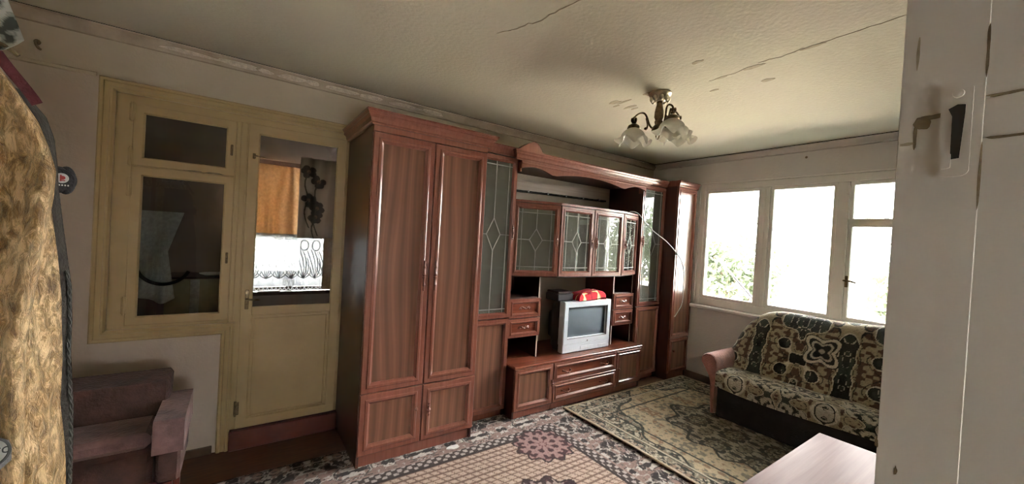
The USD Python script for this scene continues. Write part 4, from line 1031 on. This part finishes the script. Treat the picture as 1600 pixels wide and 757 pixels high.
# ================================================================== TABLE
T = thing('table', 'glossy pinkish wood table in the right foreground', 'table', (-2.5, -2.78, 0))
tzt = .62; ta, tb, tc, td = -3.12, -1.945, -3.12, -2.445
part(T, 'tabletop', box(ta, tb, tc, td, tzt - .022, tzt, .004), 'table_wood')
part(T, 'apron', [box(ta + .05, tb - .05, td - .07, td - .05, tzt - .10, tzt - .022), box(ta + .05, tb - .05, tc + .05, tc + .07, tzt - .10, tzt - .022), box(tb - .07, tb - .05, tc + .07, td - .07, tzt - .10, tzt - .022), box(ta + .05, ta + .07, tc + .07, td - .07, tzt - .10, tzt - .022)], 'carcass_wood')
for lx in (ta + .06, tb - .10):
    for ly in (tc + .06, td - .10):
        z0 = .022 if lx > -2.5 else (.012 if ly > -2.75 else 0.0)
        rows = [[(lx + .02 - w, ly + .02 - w, z), (lx + .02 + w, ly + .02 - w, z), (lx + .02 + w, ly + .02 + w, z), (lx + .02 - w, ly + .02 + w, z)] for z, w in ((z0, .014), (tzt - .12, .022), (tzt - .022, .022))]
        part(T, 'leg', loft(rows), 'carcass_wood', False)

# ================================================================== ARMCHAIR
T = thing('armchair', 'low mauve velour armchair against the wall under the balcony window', 'armchair', (-4.95, -.5, 0))
ax0, ax1 = -5.43, -4.545
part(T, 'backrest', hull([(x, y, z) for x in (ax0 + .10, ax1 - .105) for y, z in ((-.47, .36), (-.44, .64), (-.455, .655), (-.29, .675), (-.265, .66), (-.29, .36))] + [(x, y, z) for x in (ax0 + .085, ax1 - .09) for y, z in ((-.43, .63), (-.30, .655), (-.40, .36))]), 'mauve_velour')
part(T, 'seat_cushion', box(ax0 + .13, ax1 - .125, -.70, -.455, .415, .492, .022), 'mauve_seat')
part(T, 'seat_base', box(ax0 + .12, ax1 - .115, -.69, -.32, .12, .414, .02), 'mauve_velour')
for a, b in ((ax0, ax0 + .115), (ax1 - .115, ax1)):
    ar = part(T, 'armrest', hull([(x, y, z) for x, y, z in [(a, -.74, .40), (b, -.74, .40), (a + .0, -.74, .535), (b, -.74, .535), (a, -.73, .556), (b, -.73, .556), (a, -.34, .556), (b, -.34, .556), (a, -.30, .40), (b, -.30, .40), (a + .01, -.745, .47), (b - .01, -.745, .47)]]), 'mauve_seat')
    part(ar, 'arm_side', box(a + .012, b - .012, -.715, -.32, .245, .40, .012), 'mauve_velour')
    for y in (-.69, -.34):
        part(T, 'leg', loft([[(a + .035, y - .02, z), (a + .075, y - .02, z), (a + .075, y + .02, z), (a + .035, y + .02, z)] for z in (0.0 if y > -.39 or True else .012, .245)]), 'wine_wood', False)
part(T, 'stretcher', [box(a, b, -.705, -.68, .2, .245) for a, b in ((ax0 + .075, ax1 - .075),)], 'wine_wood')

# ================================================================== CEILING LAMP
LC = np.array([-2.060, -1.487])
T = thing('ceiling_lamp', 'brass ceiling lamp with three ruffled glass bell shades', 'ceiling lamp', (*LC, H))
O = lambda z: (*LC, z)
part(T, 'canopy', lathe([(0, 0), (.072, 0), (.076, -.010), (.070, -.020), (.050, -.034), (.040, -.050), (.028, -.060)], O(H), n=28), 'bright_brass')
acan = [ball((*(LC + .052 * np.array([math.cos(a), math.sin(a)])), H - .042), .016, 1, (1, 1, 1.5)) for a in np.arange(8) * math.pi / 4]
part(T, 'canopy_leaf', acan, 'bright_brass')
part(T, 'stem', lathe([(.022, -.055), (.017, -.07), (.022, -.09), (.030, -.13), (.031, -.165), (.022, -.185), (.028, -.195), (.024, -.215), (.040, -.235), (.044, -.250), (.030, -.272), (.014, -.285), (.016, -.297), (.006, -.315), (0, -.318)], O(H), n=20), 'antique_brass')
rr_ = np.array([.819, -.571]); ff_ = np.array([.571, .819])
for lat, dep, cz in ((-.168, .0, 2.322), (.034, -.150, 2.352), (.146, .030, 2.362)):
    R, ang = math.hypot(lat, dep), math.degrees(math.atan2(dep, lat))
    dr_ = (rr_ * lat + ff_ * dep) / R
    dz = cz - (H - .235)
    Q = lambda d_, z: (*(LC + dr_ * d_), z)
    ar = part(T, 'arm', tube(spline([Q(.03, H - .245), Q(.05, H - .235), Q(.075, H - .185), Q(R * .62, H - .150 + dz), Q(R * .84, H - .158 + dz), Q(R, H - .205 + dz)], 20), .0065, 7), 'antique_brass')
    part(ar, 'scroll', tube(spline([Q(.085, H - .175), Q(.075, H - .215), Q(.052 + .025, H - .240), Q(.095, H - .250)], 12), [.006] * 8 + [.007, .010, .012, .005], 6), 'antique_brass')
    cap = part(T, 'shade_holder', lathe([(0, .060), (.006, .055), (.012, .040), (.006, .030), (.018, .022), (.012, .010), (.036, -.004), (.044, -.022), (.040, -.026), (0, -.02)], Q(R, cz), n=18), 'antique_brass')
    part(cap, 'finial_leaf', [ball((*(LC + dr_ * R + .014 * np.array([math.cos(b), math.sin(b)])), cz + .035), .010, 1, (.8, .8, 1.7)) for b in np.arange(4) * math.pi / 2 + .4], 'antique_brass')
    n, mth = 14, 72
    th = np.arange(mth) / mth * 2 * np.pi
    def shade(off):
        rows = []
        for i in range(n):
            s = i / (n - 1)
            r = (.028 + .050 * math.sin(min(s * 1.75, 1) * math.pi / 2) + .060 * max(0, s - .66) ** 1.2 * 2.0) - off
            z = -.020 - .098 * s ** 1.05
            w = (max(0, s - .45) / .55) ** 1.4
            rad = r * (1 + .17 * w * np.cos(th * 6 + ang)); zz = z + .022 * w ** 1.5 * np.cos(th * 6 + ang + .9)
            rows.append(np.stack([LC[0] + dr_[0] * R + rad * np.cos(th), LC[1] + dr_[1] * R + rad * np.sin(th), cz + zz], 1))
        return rows
    o_, i_ = shade(0), shade(.003)
    part(T, 'shade', loft(o_ + i_[::-1], True, False), 'shade_glass', 60)
    part(T, 'bulb', ball(Q(R, cz - .065), .018, 2, (1, 1, 1.5)), 'emblem_white')

# ================================================================== OPEN DOOR IN THE RIGHT FOREGROUND
T = thing('door_2', 'old white painted room door standing open with an empty lock plate', 'door', (-3.52, -3.35, 0), **ST)
DX, e0, e1 = -3.540, -2.965, -3.735
Pd = WEST(DX)                       # u = -y, so the free edge is u = 2.965
u0, u1 = -e0, -e1
def strip(a, b, c, d_, h0=-.040, h1=0.0):
    return Pd.box(a, b, c, d_, h0, h1, .0008)
part(T, 'stile', strip(u0, u0 + .084, .012, 2.03), 'door_paint')
part(T, 'stile', strip(u1 - .10, u1, .012, 2.03), 'door_paint')
for a, b in ((.012, .16), (.86, 1.0), (1.681, 1.736), (1.93, 2.03)):
    part(T, 'rail', strip(u0 + .0835, u1 - .0995, a, b, -.0395, -.0005), 'door_paint')
for a, b in ((.16, .86), (1.0, 1.681), (1.736, 1.93)):
    part(T, 'panel', Pd.box(u0 + .080, u1 - .096, a - .004, b + .004, -.030, -.0015), 'door_paint', False)
# lock plate with an empty lock
lz = 1.6955
def rounded(u, v, w, h, r, n=6):
    pts = []
    for sx, sy_, a0 in ((1, 1, 0), (-1, 1, 90), (-1, -1, 180), (1, -1, 270)):
        for k in range(n + 1):
            a = math.radians(a0 + 90 * k / n)
            pts.append((u + sx * (w / 2 - r) + r * math.cos(a), v + sy_ * (h / 2 - r) + r * math.sin(a)))
    return pts
def plate(pts, h0, h1):
    v, f = prism(pts, h0, h1)
    return Pd(v[:, 0], v[:, 1], v[:, 2]), f
lu = 3.0238
pl = part(T, 'lock_plate', plate(rounded(lu, lz, .030, .131, .009), 0, .0035), 'door_paint')
part(pl, 'lock_hole', plate([(lu - .0075, lz + .031), (lu + .001, lz + .036), (lu + .0085, lz + .0345), (lu + .0085, lz + .024), (lu + .0055, lz - .040), (lu - .0030, lz - .041), (lu - .0035, lz + .020)], .0035, .0046), 'dark_gap', False)
part(pl, 'screw', lathe([(0, .0), (.0062, .0), (.0056, .0022), (.002, .0028), (0, .0028)], Pd(lu + .001, lz + .0515, .0035), Pd.N, 14), 'door_paint')
part(pl, 'plate_edge', plate(rounded(lu - .007, lz - .043, .010, .022, .003), .0035, .006), 'door_paint')
# chipped paint
def chip(u, v, ru, rv, seed, mat='bare_wood'):
    part(T, 'chipped_paint', plate([tuple(q) for q in blob2(u, v, ru, rv, seed, 20)], 0, .0004), mat, False)
chip(2.990, 1.713, .0075, .009, 91); chip(3.000, 1.7205, .012, .0035, 92); chip(2.9835, 1.693, .0022, .016, 93)
chip(2.981, 1.818, .0017, .026, 94, 'stain_mark'); chip(3.0487, 1.80, .0017, .036, 95, 'bare_wood'); chip(2.976, 1.684, .009, .0024, 96, 'stain_mark')
chip(3.0487, 1.63, .0014, .045, 97, 'bare_wood'); chip(2.9645, 1.223, .002, .008, 98); chip(2.9875, 1.19, .0018, .006, 99)
chip(3.066, 1.737, .016, .0022, 100, 'bare_wood'); chip(3.07, 1.680, .018, .0018, 101, 'bare_wood')

# ================================================================== CLOTHES HANGING AT THE LEFT
# local frame of the coat stand: a = to the right as seen from the door, b = away from the door
SA, SB = np.array([.819, -.571, 0.0]), np.array([.571, .819, 0.0])
SA2, SB2 = np.array([.952, .306, 0]), np.array([-.306, .952, 0])
SO = np.array([-4.92, -1.86, 0.0])
def cs(a, b, z):
    return SO + np.multiply.outer(a, SA2) + np.multiply.outer(b, SB2) + np.multiply.outer(z, [0, 0, 1.0])
T = thing('coat_stand', 'coat stand hidden behind the clothes at the left edge', 'coat stand', (*cs(-.10, .10, 0.0),))
part(T, 'pole', lathe([(.016, .02), (.016, 1.88), (.024, 1.9), (0, 1.93)], cs(-.10, .10, 0.0), n=14), 'wine_wood')
part(T, 'base', lathe([(0, 0), (.18, 0), (.18, .02), (.03, .04), (0, .04)], cs(-.10, .10, 0.0), n=24), 'wine_wood')
for aa in (0, 90, 180, 270):
    a = math.radians(aa)
    part(T, 'hook', tube(spline([cs(-.10, .10, 1.80), cs(-.10 + .05 * math.cos(a), .10 + .05 * math.sin(a), 1.80), cs(-.10 + .07 * math.cos(a), .10 + .07 * math.sin(a), 1.84)], 8), .006, 6), 'antique_brass')
def drape(edge, left, b0, amp, nf, seed, z0, z1, nx=70, nz=120, t=.006, wr=.006):
    """cloth hanging between a left line and a right edge curve a = edge(z)"""
    z = np.linspace(z1, z0, nz)
    u = np.linspace(0, 1, nx)
    E = np.interp(z, [e_[1] for e_ in edge][::-1], [e_[0] for e_ in edge][::-1])
    Lf = np.interp(z, [e_[1] for e_ in left][::-1], [e_[0] for e_ in left][::-1])
    U, Zg = np.meshgrid(u, z, indexing='ij')
    A_ = Lf[None, :] + (E - Lf)[None, :] * U
    ph = 2.5 * noise(np.stack([U * 2, Zg * 2.2, U * 0 + seed], -1), seed)
    Bg = b0 + amp * np.sin(U * nf * 2 * np.pi + ph) + wr * (noise(np.stack([A_ * 45, Zg * 26, U * 0], -1), seed + 2) - .5) * 2 + .05 * (U - 1) ** 2 * 0
    Bg = Bg + .03 * np.clip((U - .9) / .1, 0, 1) ** 2
    fr = cs(A_, Bg, Zg)
    return grid_solid(fr, fr + SB2 * t)
G = thing('gold_velvet_robe', 'crushed gold velvet robe hanging at the left edge', 'robe', (*cs(.05, 0.0, .3),))
Lz = [(-.10, 1.86), (-.10, .1)]
part(G, 'front_panel', drape([(.120, 1.83), (.135, 1.801), (.155, 1.765), (.1875, 1.705), (.206, 1.645), (.2165, 1.599), (.2145, 1.537), (.210, 1.486), (.206, 1.435), (.2015, 1.391), (.192, 1.30), (.185, 1.2), (.19, .9), (.20, .3)], Lz, -.005, .022, 2.6, 3, .30, 1.83), 'crushed_gold', True)
part(G, 'back_panel', drape([(.18, 1.62), (.205, 1.54), (.2149, 1.508), (.2276, 1.403), (.2367, 1.296), (.2428, 1.157), (.2434, 1.033), (.2533, .936), (.2581, .845), (.262, .7), (.265, .3)], [(-.06, 1.62), (-.08, .1)], .030, .016, 3.2, 6, .30, 1.62), 'crushed_gold', True)
Ct = thing('dark_coat', 'dark coat with braided edging hanging behind the gold robe', 'coat', (*cs(.1, .08, .3),))
cedge = [(.172, 1.785), (.187, 1.760), (.204, 1.735), (.2183, 1.686), (.2239, 1.633), (.2292, 1.556), (.2472, 1.40), (.257, 1.319), (.2605, 1.238), (.2612, 1.14), (.2695, 1.01), (.2731, .816), (.277, .7), (.28, .3)]
part(Ct, 'coat_body', drape(cedge, [(-.02, 1.785), (-.04, .1)], .085, .010, 2.2, 9, .25, 1.785, wr=.004), 'coat_cloth', True)
ez = np.linspace(1.36, .3, 90)
ea = np.interp(ez, [q[1] for q in cedge][::-1], [q[0] for q in cedge][::-1])
part(Ct, 'edge_braid', [tube(np.array([cs(a - .006 + .0022 * math.sin(z * 160 + ph), .108 + .003 * math.cos(z * 160 + ph), z) for a, z in zip(np.interp(np.linspace(1.36, .3, 400), ez[::-1], ea[::-1]), np.linspace(1.36, .3, 400))]), .0022, 5) for ph in (0, 3.14)], 'coat_trim')
sp_ = spline([cs(.118, .034, 1.862), cs(.133, .034, 1.832), cs(.165, .036, 1.783), cs(.186, .036, 1.748)], 24)
w0 = .0095
rows = [[q + SA2 * w0 * .8 + np.array([0, 0, w0 * .6]), q - SA2 * w0 * .8 - np.array([0, 0, w0 * .6]), q - SA2 * w0 * .8 - np.array([0, 0, w0 * .6]) - SB2 * .004, q + SA2 * w0 * .8 + np.array([0, 0, w0 * .6]) - SB2 * .004] for q in sp_]
solo('red_strap', loft(rows), 'strap_red', 'dark red fabric strap slanting over the shoulder of the gold robe', 'strap')
# pale printed kerchief on top
u, v = np.meshgrid(np.linspace(0, 1, 80), np.linspace(0, 1, 60), indexing='ij')
zt = 2.02 - .0 * u
ea_ = np.interp(1.99 - .14 * v, [1.845, 1.868, 1.881, 1.956, 2.0], [.134, .155, .1636, .141, .128])
A_ = -.06 + (ea_ + .06) * u; Zg = 1.99 - .14 * v - .012 * np.sin(u * 9) * v
Bg = .018 + .014 * np.sin(u * 14 + v * 3) + .03 * (1 - u)
fr = cs(A_, Bg, Zg)
nn = noise(np.stack([A_ * 55, Zg * 55, A_ * 0 + 2], -1), 5)
c = np.where((nn > .60)[..., None], np.array([.10, .11, .10]), np.where((nn > .50)[..., None], np.array([.38, .40, .37]), np.array([.66, .68, .64])))
c = np.where((np.abs(nn - .55) < .012)[..., None], np.array([.55, .55, .52]), c).reshape(-1, 3)
solo('kerchief', grid_solid(fr, fr + SB2 * .004), 'print_cloth', 'pale grey kerchief with dark leaf print at the top left corner', 'kerchief', col=np.vstack([c, c]))
solo('olive_cord', tube(spline([cs(.07, .03, 1.865), cs(.115, .018, 1.862), (cs(.135, .014, 1.856)), cs(.148, .014, 1.848), cs(.157, .014, 1.841)], 16), .0045, 6), 'olive_cord', 'olive cord below the pale kerchief above the gold robe', 'cord')
# cap behind the coat
CP = thing('cap', 'black cap with a round white and red emblem behind the dark coat', 'cap', (*cs(.22, .14, 1.588),))
def capplane():
    return Plane(cs(.2265, .14, 1.588), SA2, -SB2)
Pc_ = capplane()
part(CP, 'crown', Pc_.map(lathe([(0, -.035), (.018, -.033), (.030, -.022), (.0335, -.006), (.0335, .0), (.028, .006), (0, .009)], (0, 0, 0), (0, 0, 1), 28)), 'cap_black')
part(CP, 'peak', Pc_.map((lambda m: (m[0] * [.5, 1, .35] + [.0145, 0, -.004], m[1]))(ball((0, 0, 0), .036, 2))), 'cap_black')
em = part(CP, 'emblem', Pc_.map(lathe([(0, .0085), (.0125, .0085), (.0125, .0105), (0, .011)], (.006, .004, 0), (0, 0, 1), 22)), 'emblem_white')
part(em, 'red_mark', [Pc_.map(lathe([(0, .0105), (.0048, .0105), (.0048, .0122), (0, .0122)], (.0075, .005, 0), (0, 0, 1), 14)), Pc_.box(.003, .006, -.004, .012, .0105, .012), Pc_.box(.004, .012, -.003, -.0008, .0105, .012)], 'emblem_red')
part(CP, 'lettering', [Pc_.box(-.004 + k * .005, -.001 + k * .005, -.0155, -.0115, .0075, .009) for k in range(5)], 'emblem_white', False)
# grey bag with a round badge at the lower left
BGp = Plane(cs(0, -.045, 0), SA2, -SB2)
B_ = thing('grey_bag', 'grey bag with a round white badge hanging at the lower left edge', 'bag', (*cs(.06, -.045, .99),))
part(B_, 'bag_body', BGp.map(prism([(-.10, 1.30), (-.02, 1.30), (.06, 1.06), (.165, 1.012), (.1695, .995), (.1695, .973), (.1553, .958), (.09, .935), (-.10, .92)], -.012, .004)), 'bag_grey', False)
bd = part(B_, 'badge', BGp.map(lathe([(.030, .004), (.0335, .004), (.0335, .009), (.030, .0095), (.029, .007)], (.1355, .999, 0), (0, 0, 1), 36)), 'badge_dark')
part(bd, 'badge_face', BGp.map(lathe([(0, .004), (.0305, .004), (.0305, .007), (0, .0072)], (.1355, .999, 0), (0, 0, 1), 36)), 'badge_white')
for tx, uu, vv, hh in (('FC', .1452, 1.0, .0125), ('v', .1505, .972, .006)):
    tm = meshkit.text_mesh(tx, hh, .001, True)
    part(bd, 'lettering', BGp.map((np.asarray(tm.vertices) + [uu, vv - hh / 2, .0072 if tx == 'FC' else .0042], np.asarray(tm.faces))), 'badge_dark' if tx == 'FC' else 'badge_white', False)

# ================================================================== OUTDOORS
solo('ground', box(.6, 60, -40, 40, -4.2, -4.0), 'dusty_yard', 'pale dusty yard below the window', 'ground', **ST)
solo('yard', box(-30, 60, 1.6, 40, -4.2, -4.01), 'dusty_yard', 'pale dusty yard beyond the loggia', 'ground', **ST)
def tree(x, y, h, R, seed, label, nl=3200):
    rg = np.random.default_rng(seed)
    T = thing('tree', label, 'tree', (x, y, -4.0), 'trees outside the window')
    tp = [(x, y, -4.0), (x + .1, y - .05, -2.0), (x - .05, y + .1, h - R * 1.1), (x, y, h)]
    part(T, 'trunk', tube(spline(tp, 14), np.linspace(.16, .04, 14), 8), 'bark')
    cen = rg.normal(0, 1, (26, 3)); cen /= np.linalg.norm(cen, axis=1, keepdims=True)
    cen = cen * R * (.35 + .55 * rg.random((26, 1))) * [1, 1, 1.1] + [x, y, h]
    br = []
    for cpt in cen[:14]:
        m = (np.array([x, y, h - R * .9]) + cpt) / 2 + rg.normal(0, .1, 3)
        br.append(tube(spline([(x, y, h - R * 1.0), m, cpt], 8), np.linspace(.05, .012, 8), 5))
    part(T, 'branch', br, 'bark', kind='stuff')
    k = rg.integers(0, 26, nl)
    p = cen[k] + rg.normal(0, R * .20, (nl, 3))
    a = rg.normal(0, 1, (nl, 3)); a /= np.linalg.norm(a, axis=1, keepdims=True)
    b = np.cross(a, rg.normal(0, 1, (nl, 3))); b /= np.linalg.norm(b, axis=1, keepdims=True)
    s = (.07 + .05 * rg.random((nl, 1)))
    V = np.stack([p - a * s, p + b * s * .45, p + a * s, p - b * s * .45], 1).reshape(-1, 3)
    i = np.arange(nl)[:, None] * 4
    part(T, 'foliage', (V, np.vstack([i + [0, 1, 2], i + [0, 2, 3]])), 'leaf', False, kind='stuff')
tree(5.6, 1.5, 1.0, 1.25, 1, 'leafy tree outside the left pane of the wide window')
tree(6.2, -1.95, .9, 1.3, 2, 'leafy tree outside the middle pane of the wide window')
tree(5.4, -5.3, 1.5, 1.35, 3, 'leafy tree outside the right end of the wide window')
